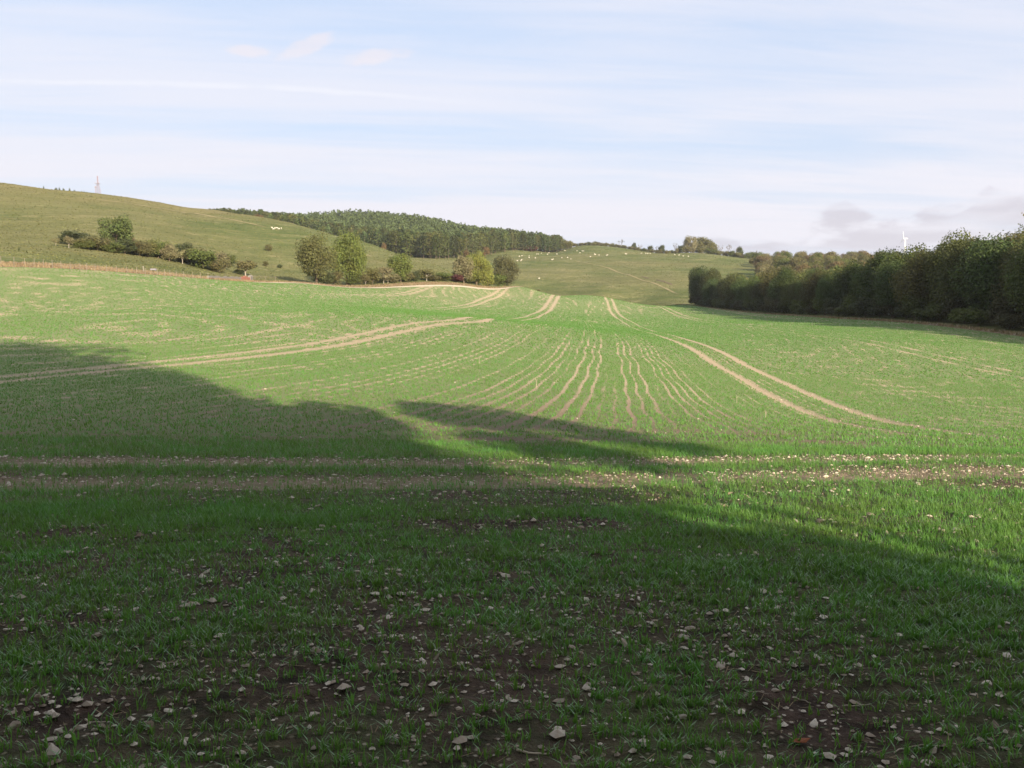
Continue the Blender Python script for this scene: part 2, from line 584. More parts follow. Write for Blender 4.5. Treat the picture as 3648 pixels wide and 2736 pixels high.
def m_soil(g, b):
    geo = g.n('ShaderNodeNewGeometry')
    pos = geo.outputs['Position']
    cover, tram, near = g.attr('cover').outputs['Fac'], g.attr('tram').outputs['Fac'], g.attr('far').outputs['Fac']
    n1 = g.noise(pos, 7.0, 6.0, 0.65)
    n2 = g.noise(pos, 30.0, 4.0, 0.6)
    n3 = g.noise(pos, 0.4, 3.0, 0.5)
    soil = g.mix(g.smooth(n1, 0.3, 0.72), (0.022, 0.015, 0.011), (0.098, 0.064, 0.044))
    soil = g.mix(g.m('MULTIPLY', g.smooth(n3, 0.35, 0.7), 0.35), soil, (0.13, 0.092, 0.062))
    # chalk and flint crumbs
    vo = g.n('ShaderNodeTexVoronoi', feature='F1')
    vo.inputs['Scale'].default_value = 26.0
    vo.inputs['Randomness'].default_value = 1.0
    g.l(pos, vo.inputs['Vector'])
    keep = g.n('ShaderNodeSeparateColor')
    g.l(vo.outputs['Color'], keep.inputs[0])
    crumb = g.m('MULTIPLY', g.smooth(vo.outputs['Distance'], 0.10, 0.34, 1.0, 0.0), g.m('GREATER_THAN', keep.outputs[0], 0.55))
    cc = g.mix(keep.outputs[1], (0.22, 0.16, 0.10), (0.50, 0.42, 0.31))
    soil = g.mix(g.m('MULTIPLY', crumb, 0.8), soil, cc)
    # farther off the weathered, flinty surface is paler and drier
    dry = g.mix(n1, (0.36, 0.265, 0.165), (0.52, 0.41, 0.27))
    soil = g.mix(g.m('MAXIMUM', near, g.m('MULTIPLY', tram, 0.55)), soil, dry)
    # seedlings too small to stand apart
    grn = g.mix(n2, (0.085, 0.160, 0.040), (0.140, 0.230, 0.066))
    gf = g.m('MULTIPLY', g.smooth(g.m('ADD', cover, g.m('MULTIPLY', g.m('SUBTRACT', n2, 0.5), 0.5)), 0.25, 0.85), g.m('SUBTRACT', 1.0, tram))
    gf = g.m('MULTIPLY', gf, g.m('ADD', 0.30, g.m('MULTIPLY', near, 0.40)))
    c = g.mix(gf, soil, grn)
    g.l(c, b.inputs['Base Color'])
    b.inputs['Roughness'].default_value = 0.95
    b.inputs['Specular IOR Level'].default_value = 0.08
    bp = g.n('ShaderNodeBump')
    bp.inputs['Strength'].default_value = 1.0
    bp.inputs['Distance'].default_value = 0.09
    g.l(g.m('ADD', n1, g.m('MULTIPLY', n2, 0.4)), bp.inputs['Height'])
    g.l(bp.outputs[0], b.inputs['Normal'])


def m_pasture(g, b):
    geo = g.n('ShaderNodeNewGeometry')
    pos = geo.outputs['Position']
    sep = g.n('ShaderNodeSeparateXYZ')
    g.l(pos, sep.inputs[0])
    x, y, z = sep.outputs
    bigp = g.noise(pos, 0.012, 4.0, 0.55)
    mid = g.noise(g.xyz(g.m('MULTIPLY', x, 0.05), g.m('MULTIPLY', y, 0.05), g.m('MULTIPLY', z, 0.5)), 1.0, 5.0, 0.65, 0.4)
    tus = g.noise(g.xyz(g.m('MULTIPLY', x, 0.5), g.m('MULTIPLY', y, 0.35), z), 1.0, 5.0, 0.75)
    # terracettes: narrow ledges along the contour
    ter = g.noise(g.xyz(g.m('MULTIPLY', x, 0.010), g.m('MULTIPLY', y, 0.010), g.m('MULTIPLY', z, 1.1)), 1.0, 4.0, 0.6)
    green = g.mix(g.smooth(mid, 0.3, 0.7), (0.080, 0.106, 0.030), (0.145, 0.158, 0.056))
    c = g.mix(g.m('MULTIPLY', g.smooth(bigp, 0.38, 0.62), 0.42), green, (0.210, 0.176, 0.084))
    c = g.mix(g.smooth(g.m('ADD', ter, g.m('MULTIPLY', g.m('SUBTRACT', tus, 0.5), 0.5)), 0.56, 0.70, 0.0, 0.45), c, (0.20, 0.172, 0.074))
    pale = g.smooth(g.m('ADD', g.m('MULTIPLY', tus, 0.55), g.m('MULTIPLY', mid, 0.45)), 0.54, 0.64)
    c = g.mix(g.m('MULTIPLY', pale, 0.62), c, (0.27, 0.23, 0.12))
    dark = g.smooth(tus, 0.30, 0.44, 1.0, 0.0)
    c = g.mix(g.m('MULTIPLY', dark, 0.55), c, (0.055, 0.070, 0.020))
    strk = g.noise(g.xyz(g.m('MULTIPLY', x, 0.035), g.m('MULTIPLY', y, 0.02), g.m('MULTIPLY', z, 0.75)), 1.0, 5.0, 0.7, 0.5)
    c = g.mix(g.smooth(strk, 0.55, 0.68, 0.0, 0.30), c, (0.26, 0.215, 0.11))
    c = g.mix(g.smooth(strk, 0.32, 0.45, 0.30, 0.0), c, (0.060, 0.080, 0.025))
    spot = g.noise(g.xyz(g.m('MULTIPLY', x, 0.16), g.m('MULTIPLY', y, 0.10), g.m('MULTIPLY', z, 0.3)), 1.0, 3.0, 0.6)
    c = g.mix(g.smooth(spot, 0.63, 0.70, 0.0, 0.42), c, (0.32, 0.265, 0.14))
    up = g.attr('upland').outputs['Fac']
    c = g.mix(g.m('MULTIPLY', up, 0.45), c, (0.25, 0.195, 0.09))
    g.l(c, b.inputs['Base Color'])
    b.inputs['Roughness'].default_value = 0.95
    b.inputs['Specular IOR Level'].default_value = 0.05
    bp = g.n('ShaderNodeBump')
    bp.inputs['Strength'].default_value = 0.9
    bp.inputs['Distance'].default_value = 1.0
    g.l(g.m('ADD', tus, mid), bp.inputs['Height'])
    g.l(bp.outputs[0], b.inputs['Normal'])


def m_margin(g, b):
    geo = g.n('ShaderNodeNewGeometry')
    n = g.noise(geo.outputs['Position'], 1.2, 5.0, 0.7)
    n2 = g.noise(geo.outputs['Position'], 0.12, 3.0, 0.6)
    c = g.mix(g.smooth(n, 0.3, 0.7), (0.105, 0.075, 0.042), (0.26, 0.185, 0.10))
    c = g.mix(g.smooth(n2, 0.45, 0.62, 0.0, 0.35), c, (0.11, 0.12, 0.035))
    g.l(c, b.inputs['Base Color'])
    b.inputs['Roughness'].default_value = 0.95


def leaf_like(name, trans, tint_var=0.45, use_obj=True, base=(0.08, 0.1, 0.03), gloss=0.25, nscale=1.0):
    m = bpy.data.materials.new(name)
    m.use_nodes = True
    g = NT(m.node_tree)
    geo = g.n('ShaderNodeNewGeometry')
    oi = g.n('ShaderNodeObjectInfo')
    if use_obj:
        c0 = oi.outputs['Color']
    else:
        rgb = g.n('ShaderNodeRGB'); rgb.outputs[0].default_value = (*base, 1)
        c0 = rgb.outputs[0]
    n = g.noise(geo.outputs['Position'], 0.45 * nscale, 3.0, 0.6)
    isl = geo.outputs['Random Per Island']
    hsv = g.n('ShaderNodeHueSaturation')
    g.l(c0, hsv.inputs['Color'])
    g.l(g.m('ADD', 0.492, g.m('MULTIPLY', g.m('SUBTRACT', n, 0.5), 0.10)), hsv.inputs['Hue'])
    val = g.m('ADD', 1.0 - tint_var * 0.5, g.m('MULTIPLY', isl, tint_var))
    val = g.m('MULTIPLY', val, g.m('ADD', 0.62, g.m('MULTIPLY', n, 0.76)))
    if use_obj:
        val = g.m('MULTIPLY', val, g.m('ADD', 0.84, g.m('MULTIPLY', oi.outputs['Random'], 0.32)))
    g.l(val, hsv.inputs['Value'])
    d = g.n('ShaderNodeBsdfDiffuse')
    t = g.n('ShaderNodeBsdfTranslucent')
    g.l(hsv.outputs[0], d.inputs['Color'])
    g.l(g.mix(1.0, hsv.outputs[0], (1.15, 1.2, 0.55), 'MULTIPLY'), t.inputs['Color'])
    mx = g.n('ShaderNodeMixShader')
    mx.inputs[0].default_value = trans
    g.l(d.outputs[0], mx.inputs[1]); g.l(t.outputs[0], mx.inputs[2])
    gl = g.n('ShaderNodeBsdfGlossy')
    gl.inputs['Roughness'].default_value = 0.45
    gl.inputs['Color'].default_value = (0.8, 0.85, 0.75, 1)
    lw = g.n('ShaderNodeFresnel'); lw.inputs[0].default_value = 1.35
    mg = g.n('ShaderNodeMixShader')
    g.l(g.m('MULTIPLY', lw.outputs[0], gloss), mg.inputs[0])
    g.l(mx.outputs[0], mg.inputs[1]); g.l(gl.outputs[0], mg.inputs[2])
    o = g.n('ShaderNodeOutputMaterial')
    g.l(mg.outputs[0], o.inputs[0])
    return m


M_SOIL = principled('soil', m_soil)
M_PAST = principled('pasture_turf', m_pasture)
M_MARG = principled('dry_margin', m_margin)
M_LEAF = leaf_like('leaves', 0.28)
M_NEEDLE = leaf_like('needles', 0.06, 0.5, gloss=0.1)
M_CROP = leaf_like('wheat_blades', 0.40, 0.35, False, (0.108, 0.236, 0.052), 0.12, 3.0)
M_TUS = leaf_like('tussocks', 0.25, 1.0, False, (0.138, 0.140, 0.050), 0.05, 0.12)
M_DRY = leaf_like('dry_grass', 0.25, 0.6, False, (0.24, 0.185, 0.105), 0.1, 2.0)
M_BARK = flat('bark', (0.115, 0.088, 0.062), 0.95, 0.4, 6.0, 0.05)
M_PALE = flat('pale_bark', (0.25, 0.22, 0.175), 0.9, 0.35, 4.0, 0.05)
M_CHALK = flat('chalk_soil', (0.50, 0.42, 0.30), 0.95, 0.25, 0.8, 0.05)
M_POST = flat('weathered_wood', (0.20, 0.17, 0.13), 0.9, 0.3, 5.0, 0.1)
M_STEEL = flat('galvanised_steel', (0.22, 0.20, 0.22), 0.5, 0.15, 2.0, 0.4)
M_RED = flat('tower_red', (0.26, 0.17, 0.19), 0.6, 0.15, 2.0, 0.3)
M_WHITE = flat('white_paint', (0.80, 0.80, 0.80), 0.4, 0.05, 1.0, 0.4)
M_WOOL = flat('wool', (0.54, 0.49, 0.40), 0.95, 0.15, 3.0, 0.05)
M_FACE = flat('sheep_face', (0.50, 0.44, 0.36), 0.9, 0.2, 8.0, 0.05)
M_BRICK = flat('brick', (0.30, 0.125, 0.085), 0.9, 0.3, 5.0, 0.1)
M_FLINTW = flat('wall_flint', (0.19, 0.17, 0.145), 0.85, 0.4, 6.0, 0.15)
M_STRAW = flat('dry_stalk', (0.42, 0.35, 0.25), 0.9, 0.3, 20.0, 0.1)
M_DEADLEAF = flat('dead_leaf', (0.23, 0.075, 0.03), 0.8, 0.35, 30.0, 0.2)


def m_flint(g, b):
    tc = g.n('ShaderNodeTexCoord')
    oi = g.n('ShaderNodeObjectInfo')
    geo = g.n('ShaderNodeNewGeometry')
    n = g.noise(geo.outputs['Position'], 45.0, 5.0, 0.65)
    rnd = g.m('FRACT', g.m('ADD', oi.outputs['Random'], geo.outputs['Random Per Island']))
    c = g.mix(rnd, (0.19, 0.14, 0.09), (0.64, 0.56, 0.43))
    c = g.mix(g.smooth(n, 0.35, 0.75, 0.0, 0.55), c, (0.26, 0.18, 0.11))
    g.l(c, b.inputs['Base Color'])
    b.inputs['Roughness'].default_value = 0.7
    b.inputs['Specular IOR Level'].default_value = 0.3
    bp = g.n('ShaderNodeBump'); bp.inputs['Strength'].default_value = 0.35; bp.inputs['Distance'].default_value = 0.01
    g.l(n, bp.inputs['Height']); g.l(bp.outputs[0], b.inputs['Normal'])


M_FLINT = principled('flint', m_flint)

# ------------------------------------------------------------------ the ground sheets
th_view = np.radians(np.arange(-33.0, 33.01, 0.13))
th_out = np.radians(np.arange(35.0, 325.1, 2.0))
TH = np.concatenate([th_view, th_out])
ER = np.array([edge_r(t) for t in TH])
# soften corners of the outline in view
kern = np.ones(9) / 9
ev = np.convolve(np.pad(ER[:len(th_view)], 4, 'edge'), kern, 'valid')
ER[:len(th_view)] = ev
MW = np.interp(np.degrees(TH), [-33, -12, 3, 8, 12, 20, 33, 60, 300, 330], [9, 12, 8, 2, 3, 4.5, 5.5, 4, 4, 8])   # width of the rough margin


def polar(rows_r, name, mat, attrs=()):
    """rows_r (R, C) radii per direction -> closed ring sheet"""
    R, C = rows_r.shape
    x = rows_r * np.sin(TH)[None]
    y = rows_r * np.cos(TH)[None]
    z = terr(x.ravel(), y.ravel())
    V = np.stack([x.ravel(), y.ravel(), z], 1)
    i = np.arange(R - 1)[:, None]; j = np.arange(C)[None]
    jn = (j + 1) % C
    F = np.stack(np.broadcast_arrays(i * C + j, i * C + jn, (i + 1) * C + jn, (i + 1) * C + j), -1).reshape(-1, 4)[:, ::-1]
    return V, F


NR = 330
t = np.linspace(0, 1, NR)[:, None]
r0 = 0.4
rows = r0 * (ER[None] / r0) ** t
V, F = polar(rows, 'crop_field', M_SOIL)
C = len(TH)
cap = np.array([[0, 0, T(0, 0)]])
cov, tram, inrow = crop_cover(V[:, 0], V[:, 1])
dd = np.hypot(V[:, 0], V[:, 1])
# wheel ruts pressed in, clods near the viewer
V[:, 2] -= tram * 0.035 * np.clip((60 - dd) / 40, 0, 1)
V[:, 2] += (fbm(V[:, 0] * 5, V[:, 1] * 5, 40, 3) - 0.5) * 0.07 * np.clip((16 - dd) / 8, 0, 1) * np.clip(dd / 1.5, 0, 1)
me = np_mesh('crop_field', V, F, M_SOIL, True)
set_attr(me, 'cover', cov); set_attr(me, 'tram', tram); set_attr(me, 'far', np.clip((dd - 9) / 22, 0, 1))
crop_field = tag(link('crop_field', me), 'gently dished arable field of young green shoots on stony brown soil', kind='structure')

rows = ER[None] + MW[None] * np.linspace(0, 1, 5)[:, None]
V, F = polar(rows, 'field_margin', M_MARG)
margin = tag(link('field_margin', np_mesh('field_margin', V, F, M_MARG, True)), 'strip of dry brown grass and bare earth round the field', kind='structure')

R1 = ER + MW
rows = R1[None] * (2300.0 / R1[None]) ** (np.linspace(0, 1, 420)[:, None] ** 1.2)
V, F = polar(rows, 'hill_pasture', M_PAST)
dd = np.hypot(V[:, 0], V[:, 1])
me = np_mesh('hill_pasture', V, F, M_PAST, True)
set_attr(me, 'upland', np.clip((V[:, 2] - 30) / 16, 0, 1) * (V[:, 0] < 0) * (dd < 620))
pasture = tag(link('hill_pasture', me), 'rough green and straw-coloured pasture on the hills round the field', kind='structure')


def strip(name, pts, width, mat, label, lift=0.05, kind='structure', n=60, ragged=0.35):
    """a narrow ground sheet along plan points"""
    P = np.array(pts)[:, :2]
    s = np.concatenate([[0], np.cumsum(np.hypot(*np.diff(P, axis=0).T))])
    q = np.linspace(0, s[-1], n)
    X, Y = np.interp(q, s, P[:, 0]), np.interp(q, s, P[:, 1])
    dx, dy = np.gradient(X), np.gradient(Y)
    L = np.hypot(dx, dy); nx, ny = -dy / L, dx / L
    w = width * (1 + ragged * (vnoise(q * 0.3, q * 0 + 1, 9) * 2 - 1)) * np.minimum(1, np.minimum(q, s[-1] - q) / (s[-1] * 0.08) + 0.15)
    V = []
    for k in (-0.5, -0.17, 0.17, 0.5):
        xx, yy = X + nx * w * k, Y + ny * w * k
        V.append(np.stack([xx, yy, terr(xx, yy) + lift * (1.0 if abs(k) < 0.3 else 0.6)], 1))
    V = np.concatenate(V)
    F = []
    for a in range(3):
        for i in range(n - 1):
            F.append((a * n + i, a * n + i + 1, (a + 1) * n + i + 1, (a + 1) * n + i))
    o = link(name, np_mesh(name, V, np.array(F), mat, True))
    return tag(o, label, kind=kind)


def edge_at(x, y):
    th = np.degrees(np.arctan2(x, y))
    n = len(th_view)
    return np.interp(th, np.degrees(th_view), ER[:n])


M_TRACK = flat('worn_turf', (0.25, 0.21, 0.105), 0.95, 0.25, 0.6, 0.05)
M_SCAR = flat('bare_scar', (0.13, 0.10, 0.065), 0.95, 0.35, 0.8, 0.05)
q = []
for px in np.linspace(900, 1990, 40):
    a = ray(px, 1015)[0]
    th = math.atan(a)
    r = float(np.interp(th, th_view, ER[:len(th_view)])) - 1.6
    q.append((r * math.sin(th), r * math.cos(th)))
strip('chalk_track', q, 2.2, M_CHALK, 'pale chalky bare strip along the far left edge of the green field', 0.07, n=90)
z3 = lambda x, y: (1700 + x / 2.765, 780 + y / 2.765)
z1 = lambda x, y: (x / 2.212, 600 + y / 2.212)
zb = lambda x, y: (900 + x / 2.212, 700 + y / 2.212)
z4 = lambda x, y: (2300 + x / 3.16, 740 + y / 3.16)
z5 = lambda x, y: (2900 + x / 2.957, 740 + y / 2.957)
for k, (pl, wd, mt, lb) in enumerate((
        ([(950, 405), (1080, 435), (1300, 485), (1500, 553), (1700, 620), (1850, 680), (1985, 742)], 1.3, M_TRACK, 'worn path slanting down the far pasture to the end of the wood'),
        ([(1290, 437), (1500, 432), (1800, 436), (2190, 440)], 1.5, M_TRACK, 'level worn ledge across the upper far pasture'),
        ([(1620, 568), (1655, 577), (1690, 586)], 1.4, M_SCAR, 'short bare earth scar above the slanting path'),
        ([(1770, 600), (1850, 622), (1920, 650)], 1.6, M_SCAR, 'longer bare earth scar near the end of the wood'),
)):
    strip('hill_path' if mt is M_TRACK else 'earth_scar', [at(*z3(*p), dmin=345) for p in pl], wd, mt, lb, 0.12)
strip('hill_path', [at(*z1(*p), dmin=150) for p in ((600, 232), (900, 262), (1200, 305), (1500, 350), (1800, 400), (2100, 465))], 2.2, M_TRACK,
      'worn path along the upper left hillside below the crest', 0.15)


# ------------------------------------------------------------------ trees
def quads_mesh(name, P, N, size, mat, rs, aspect=0.75):
    """leaf quads at P facing N"""
    n = len(P)
    N = N / (np.linalg.norm(N, axis=1, keepdims=True) + 1e-9)
    A = np.cross(N, rs.normal(size=(n, 3)))
    A /= np.linalg.norm(A, axis=1, keepdims=True) + 1e-9
    B = np.cross(N, A)
    s = (np.asarray(size) * rs.uniform(0.6, 1.35, n))[:, None]
    a, b = A * s, B * s * aspect
    V = np.stack([P - a * 1.0, P - b * 0.8 + N * s * 0.1, P + a * 1.0, P + b * 0.8 - N * s * 0.1], 1).reshape(-1, 3)
    Fc = np.arange(4 * n).reshape(n, 4)
    return np_mesh(name, V, Fc, mat)


def rdir(rs, n):
    v = rs.normal(size=(n, 3))
    return v / np.linalg.norm(v, axis=1, keepdims=True)


def broad(seed, z0, nl, nleaf, leaf, lobe=(0.13, 0.22), droop=0.0, trunk=0.035, mat=None, bark=None, spread=1.0, ragged=0.0, taper=0.0):
    """unit broadleaf tree: height 1, crown about 1 across"""
    rs = np.random.default_rng(seed)
    D = rdir(rs, nl)
    rr = rs.uniform(0.35, 1.0, nl) ** 0.5
    lr = rs.uniform(*lobe, nl)
    cz, hz = (1 + z0) / 2, (1 - z0) / 2
    C0 = np.empty((nl, 3))
    hr = 0.5 - lr * 0.92
    C0[:, 2] = cz + D[:, 2] * rr * (hz - lr * 0.8)
    k = (C0[:, 2] - z0) / (1 - z0)
    prof = 1 - taper * np.clip(k - 0.35, 0, 1)
    C0[:, 0] = D[:, 0] * rr * hr * spread * prof
    C0[:, 1] = D[:, 1] * rr * hr * spread * prof
    w = lr ** 2 / (lr ** 2).sum()
    idx = rs.choice(nl, nleaf, p=w)
    d = rdir(rs, nleaf)
    d[:, 2] = d[:, 2] * 0.85 + 0.12
    rad = lr[idx] * np.where(rs.random(nleaf) < 0.78, rs.uniform(0.78, 1.08, nleaf), rs.uniform(0.2, 0.85, nleaf))
    if ragged:
        rad *= 1 + ragged * rs.exponential(0.5, nleaf)
    P = C0[idx] + d * rad[:, None]
    kx = 0.5 / np.quantile(np.hypot(P[:, 0], P[:, 1]), 0.985)
    zt_ = np.quantile(P[:, 2], 0.997)
    P[:, :2] *= kx; C0[:, :2] *= kx
    P[:, 2] = z0 + (P[:, 2] - z0) * (1 - z0) / (zt_ - z0)
    P[:, 2] = np.where(P[:, 2] < 0.015, rs.uniform(0.015, 0.12, nleaf), P[:, 2])
    Nn = d * 0.8 + rdir(rs, nleaf) * 0.75 + np.array([0, 0, 0.25])
    crown = quads_mesh('crown', P, Nn, leaf, mat or M_LEAF, rs)
    mb = MB()
    top = min(0.85, z0 + 0.55)
    mb.tube([(0, 0, -0.02), (0.006, 0.004, z0 * 0.5 + 0.05), (-0.01, 0.01, top * 0.6), (0.01, 0, top)], [trunk, trunk * 0.8, trunk * 0.5, trunk * 0.12], 7)
    for i in rs.choice(nl, min(nl, 9), replace=False):
        st = min(max(0.06, C0[i, 2] * 0.5), top * 0.8)
        m = (C0[i] * np.array([0.45, 0.45, 1]) + np.array([0, 0, st])) * np.array([1, 1, 0.5])
        mb.tube([(0, 0, st), tuple(m), tuple(C0[i])], [trunk * 0.45, trunk * 0.28, trunk * 0.08], 4, cap=False)
    return crown, mb.mesh('trunk', bark or M_BARK)


def bare(seed, nleaf, mat=None, bark=None):
    """unit thin tree: boughs and twigs with few leaves"""
    rs = np.random.default_rng(seed)
    rd = random.Random(seed)
    mb = MB()
    tips = []

    def grow(p, d, L, r, lev):
        e = p + d * L
        mid = p + d * L * 0.5 + Vector((rd.uniform(-1, 1), rd.uniform(-1, 1), rd.uniform(-.3, 1))) * L * 0.08
        mb.tube([p, mid, e], [r, r * 0.8, r * 0.55], 5 if lev < 2 else 3, cap=False)
        if lev >= 4:
            tips.append((mid, e)); return
        for k in range(rd.choice((2, 3, 3)) if lev else 4):
            ax = Vector((rd.gauss(0, 1), rd.gauss(0, 1), rd.gauss(0, 0.6) + 0.25)).normalized()
            nd = (d * 0.85 + ax * 0.75 + Vector((0, 0, 0.12))).normalized()
            grow(e if k < 2 or lev else p + d * L * rd.uniform(0.6, 1), nd, L * rd.uniform(0.58, 0.82), r * 0.6, lev + 1)
    grow(Vector((0, 0, -0.02)), Vector((0.03, 0.02, 1)).normalized(), 0.34, 0.026, 0)
    P = []
    for i in range(nleaf):
        a, b = tips[rs.integers(len(tips))]
        P.append(a.lerp(b, rs.random()) + Vector(rs.normal(size=3) * 0.018))
    P = np.array([tuple(p) for p in P])
    zs = max(v.z for v in mb.v)
    xs = max(max(abs(v.x), abs(v.y)) for v in mb.v)
    sc_ = Vector((0.5 / xs, 0.5 / xs, 1 / zs))
    mb.v = [Vector((v.x * sc_.x, v.y * sc_.y, v.z * sc_.z)) for v in mb.v]
    P = P * np.array(sc_)
    return quads_mesh('crown', P, rdir(rs, len(P)), 0.016, mat or M_LEAF, rs), mb.mesh('trunk', bark or M_BARK)


def pine(seed, nleaf=720, leaf=0.036):
    rs = np.random.default_rng(seed)
    z = 0.13 + 0.87 * rs.random(nleaf) ** 0.85
    k = (z - 0.13) / 0.87
    prof = np.interp(k, [0, 0.15, 0.45, 0.8, 1], [0.26, 0.44, 0.48, 0.36, 0.12])
    ang = rs.uniform(0, 2 * np.pi, nleaf)
    bough = vnoise(ang * 1.2, z * 11, seed)
    r = prof * np.sqrt(rs.uniform(0.15, 1, nleaf)) * (0.45 + 0.85 * bough)
    P = np.stack([r * np.cos(ang), r * np.sin(ang), z + rs.normal(0, 0.012, nleaf)], 1)
    N = np.stack([np.cos(ang), np.sin(ang), np.full(nleaf, 1.5)], 1) + rdir(rs, nleaf) * 0.9
    crown = quads_mesh('crown', P, N, leaf, M_NEEDLE, rs, 0.8)
    mb = MB()
    mb.tube([(0, 0, -0.02), (0.005, 0, 0.5), (0, 0.004, 0.97)], [0.017, 0.012, 0.003], 6)
    return crown, mb.mesh('trunk', M_BARK)


PROTO = {
    'oak': [broad(100 + i, 0.0, 18, 17000, 0.0155, (0.15, 0.27), ragged=0.10, taper=0.35) for i in range(5)],
    'tree': [broad(200 + i, 0.02, 24, 5000, 0.027, (0.11, 0.21), ragged=0.18, taper=0.2) for i in range(4)],
    'lone': [broad(300 + i, 0.0, 40, 12000, 0.018, (0.09, 0.20), ragged=0.25, taper=0.05) for i in range(3)],
    'bush': [broad(400 + i, 0.0, 18, 2800, 0.036, (0.13, 0.25), ragged=0.2, trunk=0.02) for i in range(4)],
    'stalked': [broad(500 + i, 0.33, 15, 1100, 0.050, (0.11, 0.20), ragged=0.25, bark=M_PALE) for i in range(2)],
    'birch': [broad(600 + i, 0.14, 16, 1100, 0.036, (0.10, 0.17), ragged=0.3, trunk=0.028, bark=M_PALE, taper=0.4) for i in range(2)],
    'bare': [bare(700 + i, 260) for i in range(3)],
    'pine': [pine(800 + i) for i in range(5)],
    'standard': [broad(950, 0.64, 34, 3000, 0.03, (0.07, 0.11), trunk=0.015)],  # clear stem and high crown, shaped to cast an overhanging bough's shadow
    'big': [broad(900 + i, 0.27, 60, 16000, 0.016, (0.07, 0.15), ragged=0.15, taper=0.95) for i in range(2)],
}
G, OL, BR, RD = (0.100, 0.122, 0.036), (0.128, 0.126, 0.046), (0.130, 0.121, 0.050), (0.110, 0.040, 0.034)
YG, DK, TN, PN = (0.175, 0.190, 0.045), (0.068, 0.082, 0.034), (0.168, 0.154, 0.078), (0.056, 0.076, 0.029)
ORG = (0.135, 0.092, 0.038)
_rr = random.Random(5)


def scl(c, k):
    return tuple(v * k for v in c)


def tree(name, kind, x, y, h, w, color, label, cat='tree', group=None, var=None, z=None):
    c, tmesh = PROTO[kind][var if var is not None else _rr.randrange(len(PROTO[kind]))]
    e = bpy.data.objects.new(name, None)
    col.objects.link(e)
    e.empty_display_size = 0.5
    e.location = (x, y, (T(x, y) if z is None else z) - 0.05)
    e.rotation_euler = (0, 0, _rr.uniform(0, 6.28))
    e.scale = (w, w, h)
    tag(e, label, cat, group)
    link('crown', c, e, color)
    link('trunk', tmesh, e)
    return e


def tree_img(name, kind, p, top, hw, color, label, cat='tree', group=None, d=None, zoom=1.0, dmin=0.0, var=None, minh=0.8):
    """p = photo pixel of the foot, top = photo row of the tip, hw = half width in photo pixels"""
    if d is None:
        x, y, z = at(p[0], p[1], dmin)
    else:
        a = ray(p[0], p[1])[0]
        x, y = a * d, d
        z = T(x, y)
    h = max(minh, ray(p[0], top)[1] * y + EYE - z)
    return tree(name, kind, x, y, h, 2.05 * hw * y / FPX, color, label, cat, group, var, z)


def crest(px, d0=600, d1=950):
    ds = np.linspace(d0, d1, 141)
    a = ray(px, 900)[0]
    return float(ds[int(np.argmax((terr(a * ds, ds) - EYE) / ds))])


def tree_sky(name, kind, p, top, hw, color, label, cat, group, shift=0.0):
    d = crest(p[0]) + shift
    a = ray(p[0], p[1])[0]
    h = max(1.0, (p[1] - top) / FPX * d + 0.6)
    return tree(name, kind, a * d, d, h + 0.8, 2.05 * hw * d / FPX, color, label, cat, group, z=T(a * d, d) - 0.8)


